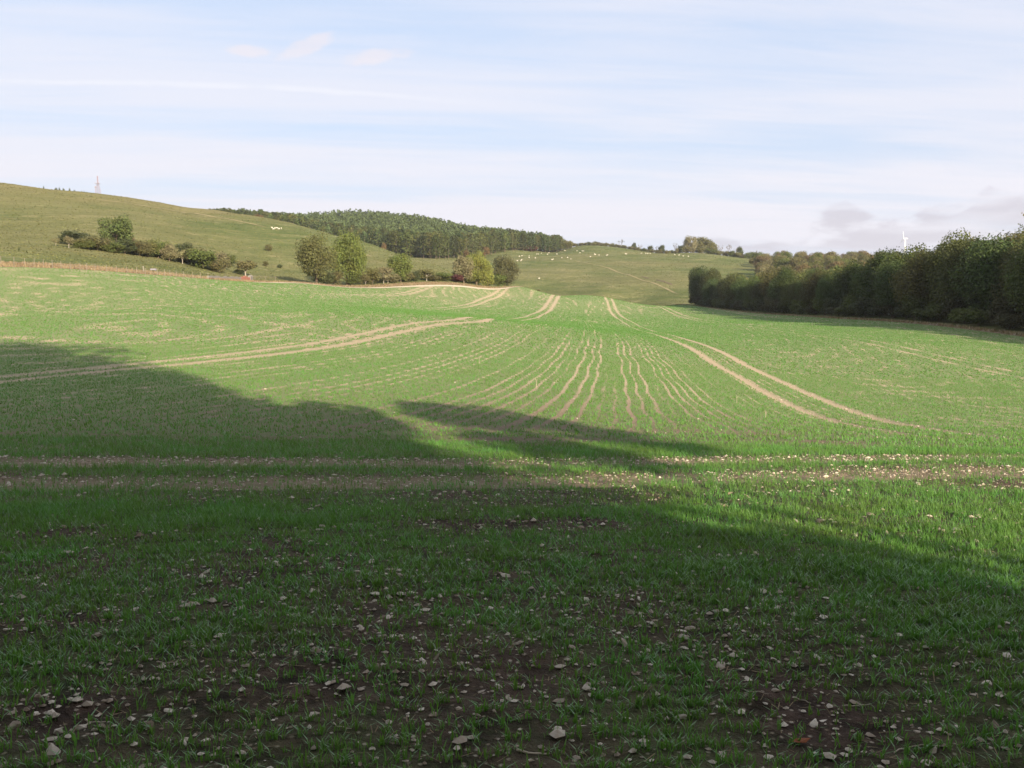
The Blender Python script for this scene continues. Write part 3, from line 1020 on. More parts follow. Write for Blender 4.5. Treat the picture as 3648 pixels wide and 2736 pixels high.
# hedge line on the left hillside (x, foot, top, half width in the enlarged view)
for (x, b, tp, hw, kd, cl, nm, lb, ct) in (
    (440, 612, 548, 24, 'stalked', TN, 'small_tree', 'tiny pale leaning tree at the far left end of the hillside hedge', 'tree'),
    (590, 606, 498, 92, 'bush', DK, 'thorn_bush', 'wide dark round thorn bush behind the two pale-stemmed small trees', 'bush'),
    (543, 628, 535, 28, 'stalked', TN, 'small_tree', 'left of the two pale-stemmed small trees before the dark thorn bush', 'tree'),
    (625, 630, 552, 36, 'stalked', OL, 'small_tree', 'right of the two pale-stemmed small trees before the dark thorn bush', 'tree'),
    (695, 640, 568, 46, 'bush', G, 'hedge_bush', 'low green bush between the dark thorn bush and a brown one', 'bush'),
    (770, 645, 535, 82, 'bush', BR, 'hedge_bush', 'broad brown-tinged bush left of the tallest hillside hedge tree', 'bush'),
    (920, 640, 376, 95, 'tree', (0.075, 0.098, 0.032), 'hedge_tree', 'tallest tree of the hillside hedge with a ragged narrow top', 'tree'),
    (970, 615, 512, 60, 'bush', (0.115, 0.075, 0.045), 'hedge_bush', 'reddish-brown bush at the right flank of the tallest hedge tree', 'bush'),
    (865, 662, 585, 58, 'bush', G, 'hedge_bush', 'green bush at the foot of the tallest hedge tree, left side', 'bush'),
    (985, 674, 555, 72, 'bush', DK, 'hedge_bush', 'dark green bush at the foot of the tallest hedge tree, right side', 'bush'),
    (1100, 690, 570, 66, 'tree', BR, 'hedge_tree', 'brownish round tree next right of the dark green hedge bush', 'tree'),
    (1165, 696, 572, 52, 'tree', OL, 'hedge_tree', 'olive narrow tree before the middle of the hillside hedge', 'tree'),
    (1245, 706, 560, 74, 'tree', G, 'hedge_tree', 'green twin-topped tree in the middle of the hillside hedge', 'tree'),
    (1335, 730, 596, 58, 'tree', TN, 'hedge_tree', 'greyish pale tree right of the middle of the hillside hedge', 'tree'),
    (1435, 720, 588, 64, 'bush', DK, 'hedge_bush', 'dark bush standing behind a small pale tree in the hedge', 'bush'),
    (1438, 752, 648, 40, 'stalked', TN, 'small_tree', 'small pale tree in front of a dark hedge bush', 'tree'),
    (1545, 765, 622, 80, 'bush', OL, 'hedge_bush', 'olive bush behind the big green bush at the hedge end', 'bush'),
    (1600, 792, 640, 100, 'bush', (0.088, 0.112, 0.030), 'hedge_bush', 'largest green bush near the right end of the hillside hedge', 'bush'),
    (1710, 805, 655, 70, 'tree', TN, 'hedge_tree', 'grey-brown thin tree behind the last hedge shrubs', 'tree'),
    (1725, 822, 715, 58, 'bush', BR, 'hedge_bush', 'last brownish shrub at the lower end of the hillside hedge', 'bush'),
    (1815, 767, 678, 46, 'bush', G, 'hedge_bush', 'small green bush standing alone just past the hedge end', 'bush'),
    (1935, 846, 728, 64, 'stalked', BR, 'small_tree', 'lone small brown tree with pale stem above the ruined wall', 'tree'),
    (1885, 835, 795, 30, 'bush', DK, 'hedge_bush', 'low dark shrub in the shade of the lone small brown tree', 'bush'),
    (2118, 652, 600, 22, 'bush', BR, 'hill_bush', 'small brown bush alone half way up the open hillside', 'bush'),
    (2095, 770, 733, 18, 'bush', OL, 'hill_bush', 'tiny bush low on the hillside left of the big twin trees', 'bush'),
    (2010, 782, 758, 16, 'bush', DK, 'hill_bush', 'tiny dark bush right of the lone small brown tree', 'bush'),
    (2205, 785, 758, 16, 'bush', DK, 'hill_bush', 'tiny dark bush nearest the big twin trees on their left', 'bush'),
    (150, 652, 640, 5, 'bush', DK, 'hill_bush', 'speck of a dark thistle on the left grass slope', 'bush'),
):
    p = z1(x, b)
    tree_img(nm, kd, p, 600 + (tp - 4) / 2.212, hw * 1.38 / 2.212, cl, lb, ct, 'hedge on the left hillside', dmin=120)

for k in range(20):
    zx = 640 + k * 59 + _rr.uniform(-12, 12)
    zy = np.interp(zx, [520, 900, 1200, 1450, 1800], [624, 664, 700, 748, 806]) - _rr.uniform(0, 10)
    tree_img('hedge_bush', 'bush', z1(zx, zy), 600 + (zy - _rr.uniform(55, 95)) / 2.212, _rr.uniform(20, 34), _rr.choice((G, OL, BR, DK, OL)),
             '%s low filler bush from the left between the larger hillside hedge trees' % ordinal(k + 1), 'bush', 'low growth of the hillside hedge', dmin=120)

# copse by the far left edge of the field
for (x, b, tp, hw, kd, cl, nm, lb, ct) in (
    (505, 676, 296, 160, 'lone', (0.118, 0.122, 0.044), 'big_tree', 'left of the two big round field-edge trees, greyer and wider', 'tree'),
    (745, 680, 276, 150, 'lone', (0.112, 0.138, 0.036), 'big_tree', 'right of the two big field-edge trees, greener and taller', 'tree'),
    (560, 664, 600, 66, 'bush', DK, 'shrub', 'dark low shrub under the left big field-edge tree', 'bush'),
    (645, 684, 588, 62, 'bush', BR, 'shrub', 'brown shrub between the trunks of the two big trees', 'bush'),
    (790, 684, 625, 54, 'bush', G, 'shrub', 'green shrub under the right big field-edge tree', 'bush'),
    (890, 685, 578, 34, 'birch', BR, 'thin_tree', 'thin brown tree just right of the two big trees', 'tree'),
    (945, 690, 558, 56, 'bush', OL, 'shrub', 'olive scrub bush left of the white-stemmed birches', 'bush'),
    (1032, 692, 552, 56, 'birch', TN, 'birch_tree', 'left white-stemmed birch in the copse at the field edge', 'tree'),
    (1066, 694, 565, 44, 'birch', BR, 'birch_tree', 'right white-stemmed birch in the copse at the field edge', 'tree'),
    (1165, 690, 446, 82, 'tree', (0.108, 0.135, 0.036), 'copse_tree', 'medium green oval tree rising above the birches', 'tree'),
    (1108, 695, 605, 48, 'bush', TN, 'shrub', 'pale shrub between the birches and the oval tree', 'bush'),
    (1215, 698, 590, 56, 'bush', BR, 'shrub', 'brown shrub at the foot of the oval green tree', 'bush'),
    (1286, 694, 584, 30, 'tree', DK, 'dark_tree', 'narrow dark evergreen in the middle of the copse', 'tree'),
    (1372, 694, 570, 64, 'birch', OL, 'thin_tree', 'thin olive tree right of the narrow dark evergreen', 'tree'),
    (1430, 696, 620, 44, 'bush', BR, 'shrub', 'brown low shrub left of the green thicket', 'bush'),
    (1500, 695, 596, 70, 'bush', G, 'shrub', 'green thicket left of the dark red bush', 'bush'),
    (1603, 694, 612, 48, 'bush', RD, 'red_bush', 'dark red round bush at the edge of the field', 'bush'),
    (1665, 692, 466, 72, 'tree', TN, 'copse_tree', 'thin greyish tree behind the left flank of the yellow-green tree', 'tree'),
    (1765, 692, 444, 112, 'lone', YG, 'copse_tree', 'bright yellow-green tree right of the dark red bush', 'tree'),
    (1850, 692, 560, 52, 'bush', YG, 'shrub', 'yellow-green leafy shrub at the right of the bright tree', 'bush'),
    (1985, 694, 462, 112, 'lone', (0.098, 0.098, 0.042), 'copse_tree', 'grey-olive round tree, rightmost of the field-edge copse', 'tree'),
    (1945, 694, 610, 54, 'bush', (0.10, 0.13, 0.032), 'shrub', 'green ivy-like growth at the foot of the rightmost copse tree', 'bush'),
):
    p = zb(x, b)
    a = ray(*p)[0]
    th = math.atan(a)
    er = float(np.interp(th, th_view, ER[:len(th_view)]) + np.interp(math.degrees(th), np.degrees(TH[:len(th_view)]), MW[:len(th_view)]))
    tree_img(nm, kd, p, 700 + tp / 2.212, hw * (1.0 if kd == 'lone' else 1.3) / 2.212, cl, lb, ct, 'copse along the field edge', d=(er + 1.0 + _rr.uniform(0, 3)) * math.cos(th))
_a = ray(*z3(603, 672))[0]
tree('hill_bush', 'bush', _a * 306, 306, 1.5, 1.3, BR, 'small brown thistle-like bush at the foot of the far pasture', 'bush')

for k in range(16):
    zx = 860 + k * 70 + _rr.uniform(-15, 15)
    p = zb(zx, 694)
    th = math.atan(ray(*p)[0])
    er = float(np.interp(th, th_view, ER[:len(th_view)]) + np.interp(th, th_view, MW[:len(th_view)]))
    tree_img('shrub', 'bush', p, 700 + _rr.uniform(585, 640) / 2.212, _rr.uniform(22, 34), _rr.choice((G, OL, BR, (0.13, 0.135, 0.045), OL)),
             '%s low undergrowth shrub from the left along the field-edge copse' % ordinal(k + 1), 'bush', 'undergrowth of the field-edge copse', d=(er + _rr.uniform(3, 7)) * math.cos(th))

# pine plantation: 300 trees that show most, the rest one mass
P = []
for iy in range(60):
    for ix in range(75):
        x = -330 + ix * 5.4 + rng.uniform(-2.2, 2.2)
        y = 590 + iy * 6.6 + rng.uniform(-2.6, 2.6)
        P.append((x, y))
P = np.array(P)
pxs = CX + FPX * P[:, 0] / P[:, 1]
front = np.interp(pxs, [700, 1000, 1300, 1560, 1700, 1800, 1900, 2000], [740, 690, 640, 610, 680, 735, 780, 815])
back = np.interp(pxs, [700, 1000, 1560, 1800, 1950, 2010], [900, 930, 960, 950, 900, 850])
ok = (pxs > 760) & (pxs < 2000) & (P[:, 1] > front) & (P[:, 1] < back)
P = P[ok]; front = front[ok]; pxs = pxs[ok]
zt = terr(P[:, 0], P[:, 1])
H = np.interp(pxs, [760, 1000, 1500, 2000], [13, 15, 16.5, 15]) * rng.uniform(0.84, 1.10, len(P))
# target skyline of the wood in the photograph keeps the tops in check
sky_px = np.array([760, 900, 1000, 1150, 1300, 1500, 1650, 1800, 1900, 1990])
sky_py = np.array([752, 742, 741, 744, 755, 772, 797, 822, 828, 845])
vis = np.argsort(P[:, 1] - front + rng.uniform(0, 30, len(P)))
topy = YH - (zt + H - EYE) / P[:, 1] * FPX
lim = np.interp(pxs, sky_px, sky_py)
zmax = (YH - lim) / FPX * P[:, 1] + EYE + rng.uniform(-2.2, 1.4, len(P))
H = np.clip(np.minimum(H, zmax - zt), 5, 20)
score = (P[:, 1] - front) + 25 * rng.random(len(P))
order = np.argsort(score)
pick = set(order[:300].tolist())
rest = [i for i in range(len(P)) if i not in pick]
for i in order[:300]:
    x, y = P[i]
    cl = tuple(np.array(PN) * rng.uniform(0.55, 1.35) * np.array([rng.uniform(0.9, 1.35), 1, rng.uniform(0.7, 1)]))
    tree('pine_tree', 'pine', x, y, H[i], H[i] * rng.uniform(0.6, 0.95), cl, 'dark green pine in the plantation on the far slope, one of the nearer rows', 'tree', 'pines of the plantation', z=zt[i])
src = []
for (c, tm) in PROTO['pine']:
    v = np.empty(len(c.vertices) * 3, np.float32); c.vertices.foreach_get('co', v)
    src.append(v.reshape(-1, 4, 3)[:: 8])
VV = []
for i in rest:
    s_ = src[i % 5]
    an = rng.uniform(0, 6.28); w = H[i] * rng.uniform(0.6, 0.95)
    cen = s_.mean(1, keepdims=True)
    q_ = cen + (s_ - cen) * 2.0
    q_[..., 2] = 0.03 + (q_[..., 2] - 0.13) * 1.1
    R = np.array([[math.cos(an), -math.sin(an), 0], [math.sin(an), math.cos(an), 0], [0, 0, 1]])
    q_ = q_ @ R.T * np.array([w, w, H[i]]) + np.array([P[i, 0], P[i, 1], zt[i]])
    VV.append(q_.reshape(-1, 3))
VV = np.concatenate(VV)
o = link('pine_wood', np_mesh('pine_wood', VV, np.arange(len(VV)).reshape(-1, 4), M_NEEDLE), None, PN)
tag(o, 'mass of dark pines covering the back of the plantation slope', 'wood', kind='stuff')
print('pines', len(P))

for k in range(7):
    px = 1925 + k * 14
    a = ray(px, 900)[0]
    d = 812 + k * 3
    tree('slope_bush', 'bush', a * d, d, _rr.uniform(4.5, 6.5), 6.5, DK, '%s dark bush from the left under the right end of the pines' % ordinal(k + 1), 'bush', 'dark bushes under the pines')
for k in range(8):
    tree_sky('slope_bush', 'bush', (1972 + k * 9, 893), 893 - _rr.uniform(16, 24), 9, (DK, OL)[k % 2], '%s bush from the left filling the gap between the pines and the skyline hedge' % ordinal(k + 1), 'bush', 'bushes between the pines and the skyline hedge')
# bushes along the plantation's foot
for (p, tp, hw, cl, lb, d) in (
    (zb(500, 262), 700 + 196 / 2.212, 24, (0.12, 0.105, 0.04), 'brownish bush below the upper left edge of the pines', 690),
    (zb(50, 165), 700 + 138 / 2.212, 26, ORG, 'rusty low scrub at the upper left end of the pines', 640),
    (zb(1035, 398), 700 + 362 / 2.212, 9, ORG, 'small rusty bush before the lower pines', 618),
    (zb(1670, 472), 700 + 420 / 2.212, 16, ORG, 'orange-brown bush before the pines, left of a larger one', 655),
    (zb(1780, 470), 700 + 420 / 2.212, 13, YG, 'yellowish small tree between two rusty bushes', 680),
    (zb(1835, 472), 700 + 392 / 2.212, 18, ORG, 'larger rusty tree before the right half of the pines', 690),
    (z3(75, 372), 780 + 274 / 2.765, 19, ORG, 'rusty round tree at the pasture edge below the pines', 700),
    (z3(430, 354), 780 + 274 / 2.765, 15, TN, 'pale brown tree beside the deep red bush', 770),
    (z3(490, 348), 780 + 258 / 2.765, 16, RD, 'left of the two deep red bushes below the pines', 782),
    (z3(545, 345), 780 + 262 / 2.765, 18, RD, 'right of the two deep red bushes below the pines', 788),
    (z3(890, 297), 780 + 208 / 2.765, 24, OL, 'round olive tree just right of the end of the pines', 830),
    (z3(950, 292), 780 + 236 / 2.765, 12, BR, 'small brown bush ending the plantation on the right', 836),
):
    tree_img('slope_bush', 'bush', p, tp, hw, cl, lb, 'bush', 'bushes below the plantation', d=d)

# skyline of the far pasture: hedge bushes and scattered trees
n_h = 34
for i in range(n_h):
    zx = 975 + i * (2010 - 975) / n_h + _rr.uniform(-8, 8)
    zy = np.interp(zx, [975, 1200, 1500, 2010], [272, 281, 300, 322])
    tree_sky('hedge_bush', 'bush', z3(zx, zy), 780 + (zy - _rr.uniform(18, 30)) / 2.765, _rr.uniform(7, 10), (DK, OL, BR)[_rr.randrange(3)],
             '%s low bush from the left in the skyline hedge of the far pasture' % ordinal(i + 1), 'bush', 'skyline hedge of the far pasture')
for (p, tp, hw, kd, cl, lb) in (
    (z3(1165, 278), 780 + 242 / 2.765, 12, 'bush', OL, 'rounded bush standing out of the left part of the skyline hedge'),
    (z3(1412, 278), 780 + 202 / 2.765, 16, 'bare', DK, 'thin-branched skyline tree with ivied trunk, first on the left'),
    (z3(1545, 302), 780 + 236 / 2.765, 10, 'tree', DK, 'dark leafy skyline tree, second from the left'),
    (z3(1605, 285), 780 + 226 / 2.765, 11, 'bare', TN, 'pale bare skyline tree right of the dark leafy second one'),
    (z3(1706, 306), 780 + 246 / 2.765, 13, 'tree', DK, 'dark low skyline tree left of a pale thin one'),
    (z3(1757, 295), 780 + 234 / 2.765, 11, 'bare', TN, 'pale thin skyline tree between two dark leafy ones'),
    (z3(1820, 302), 780 + 229 / 2.765, 14, 'tree', DK, 'darkest round-headed skyline tree on a clear stem'),
    (z4(330, 492), 740 + 385 / 3.16, 12, 'bare', OL, 'bare tree with ivied trunk left of the big skyline clump'),
    (z4(505, 540), 740 + 362 / 3.16, 25, 'tree', TN, 'tallest pale tree of the big skyline clump, left side'),
    (z4(640, 545), 740 + 374 / 3.16, 36, 'tree', OL, 'broad olive tree of the big skyline clump, right side'),
    (z4(575, 545), 740 + 430 / 3.16, 20, 'tree', DK, 'dark tree between the two tall trees of the skyline clump'),
    (z4(735, 560), 740 + 438 / 3.16, 24, 'tree', OL, 'lower olive tree on the right flank of the skyline clump'),
    (z4(400, 520), 740 + 440 / 3.16, 17, 'bush', DK, 'dark bush on the left flank of the skyline clump'),
    (z4(842, 520), 740 + 414 / 3.16, 12, 'bare', TN, 'first thin bare tree right of the skyline clump'),
    (z4(937, 528), 740 + 408 / 3.16, 15, 'bare', BR, 'second and widest thin bare tree right of the skyline clump'),
    (z4(1015, 528), 740 + 438 / 3.16, 8, 'bare', TN, 'narrow bare tree touching the dark crooked skyline tree'),
    (z4(1058, 532), 740 + 420 / 3.16, 13, 'tree', DK, 'dark crooked skyline tree right of the bare trees'),
    (z4(1262, 530), 740 + 434 / 3.16, 12, 'bare', TN, 'lone bare tree above the bushes left of the right-hand wood'),
    (z4(1432, 535), 740 + 454 / 3.16, 12, 'bare', TN, 'last bare skyline tree before the right-hand wood'),
):
    tree_sky('skyline_tree' if kd != 'bush' else 'hedge_bush', kd, p, tp, hw, cl, lb, 'tree' if kd != 'bush' else 'bush', 'trees on the far skyline', 4.0)
k = 0
for (x, b, tp, hw, cl) in ((165, 528, 490, 8, BR), (232, 530, 502, 7, BR), (265, 530, 508, 5, OL), (350, 535, 485, 7, TN), (465, 548, 484, 17, BR), (535, 553, 500, 9, TN),
                           (615, 560, 490, 20, OL), (690, 566, 512, 14, G), (760, 570, 520, 20, G), (830, 574, 528, 18, OL), (905, 578, 530, 16, BR), (960, 580, 524, 18, G),
                           (1030, 584, 536, 18, OL), (1095, 588, 548, 14, BR), (1150, 590, 530, 14, G), (1205, 590, 518, 18, G), (1265, 585, 508, 20, G), (1330, 580, 514, 18, DK), (1395, 575, 520, 18, OL)):
    k += 1
    p = z4(x, b)
    tree_sky('hedge_bush', 'bush', p, 740 + tp / 3.16, hw, cl, '%s bush from the left in the hedge at the right end of the far pasture' % ordinal(k), 'bush', 'hedge at the right end of the far pasture', -8.0)

# scrub wood on the rising ground right of the far pasture
k = 0
sp = []
for yy in np.arange(335, 700, 17.0):
    for a_ in np.arange(0.235, 0.46, 0.018):
        y = yy + _rr.uniform(-6, 6)
        a2 = a_ + _rr.uniform(-0.006, 0.006)
        lo = np.interp(y, [335, 420, 520, 600, 690], [0.262, 0.268, 0.262, 0.252, 0.262])
        if a2 < lo or a2 * y < 78: continue
        if a2 > np.interp(y, [335, 450, 700], [0.33, 0.37, 0.42]): continue
        sp.append((a2 * y, y))
sp.sort(key=lambda p: p[0] / p[1])
for (x, y) in sp:
    k += 1
    cl = _rr.choice((BR, BR, (0.13, 0.10, 0.05), OL, OL, G, TN, (0.15, 0.115, 0.05), (0.105, 0.112, 0.036)))
    px = CX + FPX * x / y
    hmax = (YH - np.interp(px, [2660, 2720, 2780, 2860, 2930, 3000, 3100], [925, 905, 893, 886, 882, 886, 880])) / FPX * y + EYE - T(x, y) + _rr.uniform(-0.8, 0.5)
    h = max(2.5, min(_rr.uniform(5.5, 9.0), hmax))
    tree('scrub_tree', _rr.choice(('tree', 'tree', 'bush')), x, y, h, h * _rr.uniform(0.9, 1.25), cl, '%s tree from the left in the brown-green scrub wood on the right-hand slope' % ordinal(k), 'tree', 'scrub wood on the right-hand slope')
print('scrub', k)

# the dark wood along the right side of the field
k = 0
ywood = []
y = 331.0
while y > 52:
    ywood.append(y); y -= _rr.uniform(4.8, 8.0)
row_cols = ((0.050, 0.072, 0.022), (0.062, 0.082, 0.026), (0.075, 0.086, 0.028), (0.058, 0.085, 0.024), (0.085, 0.082, 0.030), (0.045, 0.068, 0.022))
for k, y in enumerate(ywood):
    ex = np.interp(y, [-4, 20, 95, 165, 270, 330], [56, 56, 55, 58, 61, 61.5])
    mw = np.interp(y, [95, 165, 330], [3.4, 3.0, 1.2])
    h = np.interp(y, [50, 105, 150, 172, 182, 250, 310, 331], [11.6, 11.6, 11.4, 10.8, 9.2, 9.4, 10.4, 12.0]) * _rr.uniform(0.76, 1.18)
    w = h * _rr.uniform(0.60, 0.90)
    x = ex + mw + w * 0.38 + _rr.uniform(-0.8, 2.2)
    px = CX + FPX * x / y
    lim_y = np.interp(px, [2900, 3010, 3130, 3225, 3290, 3373, 3460, 3530, 3648, 3900], [940, 922, 892, 884, 868, 832, 842, 852, 825, 800])
    if px > 2950:
        h = min(h, (YH - lim_y) / FPX * y + EYE - T(x, y) + _rr.uniform(-0.8, 0.3))
    if k == 0:
        tree('wood_tree', 'oak', x, y, h, w * 1.1, (0.098, 0.118, 0.034), 'light green round tree at the far end of the dark wood', 'tree', 'front row of the dark wood', var=1)
        continue
    tree('wood_tree', 'oak', x, y, h, w, scl(_rr.choice(row_cols), _rr.uniform(0.7, 1.35)), '%s tree of the front row of the dark wood, counted from its far end' % ordinal(k + 1), 'tree', 'front row of the dark wood')
for ri, (off, dh, step) in enumerate(((7.0, 1.5, 7.5), (14.0, 2.2, 8.5), (23.0, 2.6, 10), (34.0, 2.6, 12), (48, 2.0, 14))):
    y = 322.0
    while y > 45:
        ex = np.interp(y, [-4, 20, 95, 165, 270, 330], [56, 56, 55, 58, 61, 61.5]) + 4
        h = np.interp(y, [50, 100, 150, 178, 190, 330], [12.0, 12.0, 11.2, 9.0, 7.5, 8.4]) + dh * (0.6 if y < 180 else 0.1)
        h *= _rr.uniform(0.9, 1.1)
        x = ex + off + _rr.uniform(-1.5, 1.5)
        px = CX + FPX * x / y
        if px < 4300:
            lim_y = np.interp(px, [2500, 2700, 2950, 3010, 3130, 3225, 3290, 3373, 3460, 3530, 3648, 3900], [960, 955, 945, 915, 888, 884, 862, 828, 838, 850, 825, 810])
            hm = (YH - lim_y) / FPX * y + EYE - T(x, y) + _rr.uniform(-0.9, 0.3)
            h2 = max(5.0, min(h * _rr.uniform(0.85, 1.2), hm + _rr.uniform(-1.5, 0.9)))
            cl = _rr.choice(((0.080, 0.098, 0.030), (0.098, 0.110, 0.034), (0.112, 0.108, 0.038), (0.092, 0.118, 0.032), (0.122, 0.112, 0.040)))
            tree('wood_tree', 'oak' if y < 200 else 'tree', x, y, h2, h2 * _rr.uniform(0.75, 0.95), cl, 'leafy tree inside the dark wood behind its front row', 'tree', 'trees inside the dark wood')
        y -= step * _rr.uniform(0.8, 1.2)
k = 0
y = 326.0
while y > 60:
    ex = np.interp(y, [-4, 20, 95, 165, 270, 330], [56, 56, 55, 58, 61, 61.5]) + np.interp(y, [95, 165, 330], [3.6, 3.0, 1.2])
    k += 1
    tree('edge_shrub', 'bush', ex + _rr.uniform(0.6, 1.8), y, _rr.uniform(1.8, 4.2), _rr.uniform(3.5, 5.5), scl(_rr.choice((DK, G, (0.085, 0.08, 0.035))), _rr.uniform(0.6, 1.1)),
         '%s low shrub along the foot of the dark wood, counted from its far end' % ordinal(k), 'bush', 'shrubs along the foot of the dark wood')
    y -= _rr.uniform(3.0, 6.0)
tree('wood_tree', 'bare', 68.5, 119, 15.6, 8.0, (0.12, 0.10, 0.04), 'thin-leaved tree rising above the wood at the right edge of the view', 'tree', 'trees inside the dark wood', z=T(68.5, 119))

# a few far trees peeping over the left crest
for k, (x, b, tp, hw) in enumerate(((345, 148, 138, 6), (440, 165, 150, 16), (470, 168, 152, 12), (505, 170, 156, 12), (550, 172, 155, 8), (590, 180, 168, 10), (640, 188, 176, 8), (665, 190, 178, 10))):
    p = z1(x, b)
    tree_img('crest_bush', 'bush', p, 600 + tp / 2.212, hw / 2.212, DK, '%s dark bush from the left peeping over the left hill crest' % ordinal(k + 1), 'bush', 'bushes behind the left crest', d=520)

# trees and hedge behind the viewer whose shadows lie on the field
_rr = random.Random(77)
for (x, y, h, w, kd, lb) in (
    (-6.5, -9, 24.0, 19.5, 'big', 'great spreading tree behind the viewer, its shadow on the left of the field'),
    (3.9, -9.4, 19.8, 11.0, 'lone', 'second tallest tree behind the viewer, beside the great spreading one'),
    (11.6, -9.2, 9.8, 8.4, 'standard', 'small clear-stemmed tree behind the viewer, added for the shadow of an overhanging bough to the right'),
    (7.7, -9.2, 13.8, 6.8, 'lone', 'middling tree behind the viewer, between the taller ones and the clear-stemmed one'),
    (-21, -12, 23, 24, 'big', 'great tree behind the viewer, next left of the most spreading one'),
    (-42, -11, 20, 22, 'big', 'great tree behind the viewer, at the left end of the row'),
):
    tree('field_tree', kd, x, y, h, w, (0.09, 0.10, 0.03), lb, 'tree', 'trees behind the viewer')
for i in range(17):
    x = -26 + i * 4.0 + _rr.uniform(-.6, .6)
    h = np.interp(x, [-26, 4, 6.5, 8.5, 12, 14, 20, 45], [11, 10, 7.0, 3.5, 3.4, 3.3, 3.2, 3.0]) * _rr.uniform(0.90, 1.08)
    tree('hedge_bush', 'bush', x, -7.5 + _rr.uniform(-.6, .6), h, 6.0, OL, '%s bush from the left in the hedge behind the viewer' % ordinal(i + 1), 'bush', 'hedge behind the viewer')


# ------------------------------------------------------------------ crop shoots
def sample_wedge(n_per_m2, d0, d1, half=0.60, pad=0.6):
    area = half * (d1 * d1 - d0 * d0) + 2 * pad * (d1 - d0)
    n = int(area * n_per_m2)
    y = np.sqrt(rng.uniform(d0 * d0, d1 * d1, n))
    x = rng.uniform(-1, 1, n) * (half * y + pad)
    ok = np.hypot(x, y) < edge_at(x, y) - 0.3
    return x[ok], y[ok]


def blades(x, y, L, wid, lean, seg):
    """curved tapering blades: returns verts, tri faces"""
    n = len(x)
    z = terr(x, y)
    d = np.hypot(x, y)
    z = z + (fbm(x * 5, y * 5, 40, 3) - 0.5) * 0.07 * np.clip((16 - d) / 8, 0, 1) - 0.006
    an = rng.uniform(0, 2 * np.pi, n)
    dx, dy = np.cos(an), np.sin(an)
    sx, sy = -dy, dx
    def pt(k, wk, s):
        out = lean * L * k * k
        up = L * (k - 0.30 * lean * k * k)
        return np.stack([x + dx * out + s * sx * wid * wk, y + dy * out + s * sy * wid * wk, z + up], 1)
    if seg == 2:
        V = np.stack([pt(0, .7, -1), pt(0, .7, 1), pt(.55, 1, -1), pt(.55, 1, 1), pt(1, 0, 0)], 1).reshape(-1, 3)
        b = np.arange(n)[:, None] * 5
        Fc = np.concatenate([b + np.array([0, 1, 3]), b + np.array([0, 3, 2]), b + np.array([2, 3, 4])])
    else:
        V = np.stack([pt(0, 1, -1), pt(0, 1, 1), pt(1, 0, 0)], 1).reshape(-1, 3)
        Fc = np.arange(3 * n).reshape(n, 3)
    return V, Fc


VS, FS, off = [], [], 0
def add_blades(V, Fc):
    global off
    VS.append(V); FS.append(Fc + off); off += len(V)


# near: plants of three or four blades, standing in rough rows
xa, ya = sample_wedge(1450, 2.0, 8.5)
x, y = sample_wedge(640, 8.5, 15)
x, y = np.concatenate([xa, x]), np.concatenate([ya, y])
cov, tram, inrow = crop_cover(x, y)
keep = rng.random(len(x)) < np.clip(cov * 1.05 - 0.08, 0.04, 1) * (1 - tram * 0.96)
x, y, cov = x[keep], y[keep], cov[keep]
y = y - ((y - np.polyval(HG, x)) % 0.13) * 0.55
for rep in range(4):
    m = rng.random(len(x)) < (1.0, 0.95, 0.8, 0.45)[rep]
    n = m.sum()
    L = rng.uniform(0.034, 0.088, n) * (0.8 + 0.45 * cov[m]) * np.interp(y[m], [3, 7], [0.78, 1.0])
    bx_, by_ = x[m] + rng.normal(0, 0.006, n), y[m] + rng.normal(0, 0.006, n)
    bw_, bl_ = rng.uniform(0.0017, 0.0034, n), rng.uniform(0.1, 0.95, n)
    cl_ = by_ < 6.2
    add_blades(*blades(bx_[cl_], by_[cl_], L[cl_], bw_[cl_], bl_[cl_], 2))
    add_blades(*blades(bx_[~cl_], by_[~cl_], L[~cl_], bw_[~cl_] * 1.35, bl_[~cl_], 1))
# middle
x, y = sample_wedge(115, 15, 46, 0.59)
cov, tram, inrow = crop_cover(x, y)
keep = rng.random(len(x)) < np.clip(cov * 1.5 - 0.22, 0.0, 1) * (1 - tram)
x, y, cov = x[keep], y[keep], cov[keep]
for rep in range(2):
    n = len(x)
    add_blades(*blades(x + rng.normal(0, 0.015, n), y + rng.normal(0, 0.015, n), rng.uniform(0.045, 0.085, n), rng.uniform(0.006, 0.012, n), rng.uniform(0.1, 0.9, n), 1))
print('near blades', off)
near_o = link('young_wheat', np_mesh('young_wheat', np.concatenate(VS), np.concatenate(FS), M_CROP))
tag(near_o, 'short green cereal shoots growing over the near part of the field', 'crop', kind='stuff')
VS, FS, off = [], [], 0
for (dens, d0, d1, hh, ww) in ((27, 46, 130, 0.075, 0.044), (7.5, 130, 335, 0.08, 0.115)):
    x, y = sample_wedge(dens, d0, d1, 0.58)
    cov, tram, inrow = crop_cover(x, y)
    keep = rng.random(len(x)) < np.clip(cov * 1.9 - 0.40, 0.0, 1) * (1 - tram)
    x, y = x[keep], y[keep]
    n = len(x)
    for rep in range(2):
        add_blades(*blades(x + rng.normal(0, ww * .3, n), y + rng.normal(0, ww, n), hh * rng.uniform(0.6, 1.15, n), ww * rng.uniform(0.5, 1.1, n), rng.uniform(0.2, 1.2, n), 1))
print('far blades', off)
far_o = link('young_wheat', np_mesh('young_wheat', np.concatenate(VS), np.concatenate(FS), M_CROP))
tag(far_o, 'green cereal shoots in drill rows over the far part of the field', 'crop', kind='stuff')

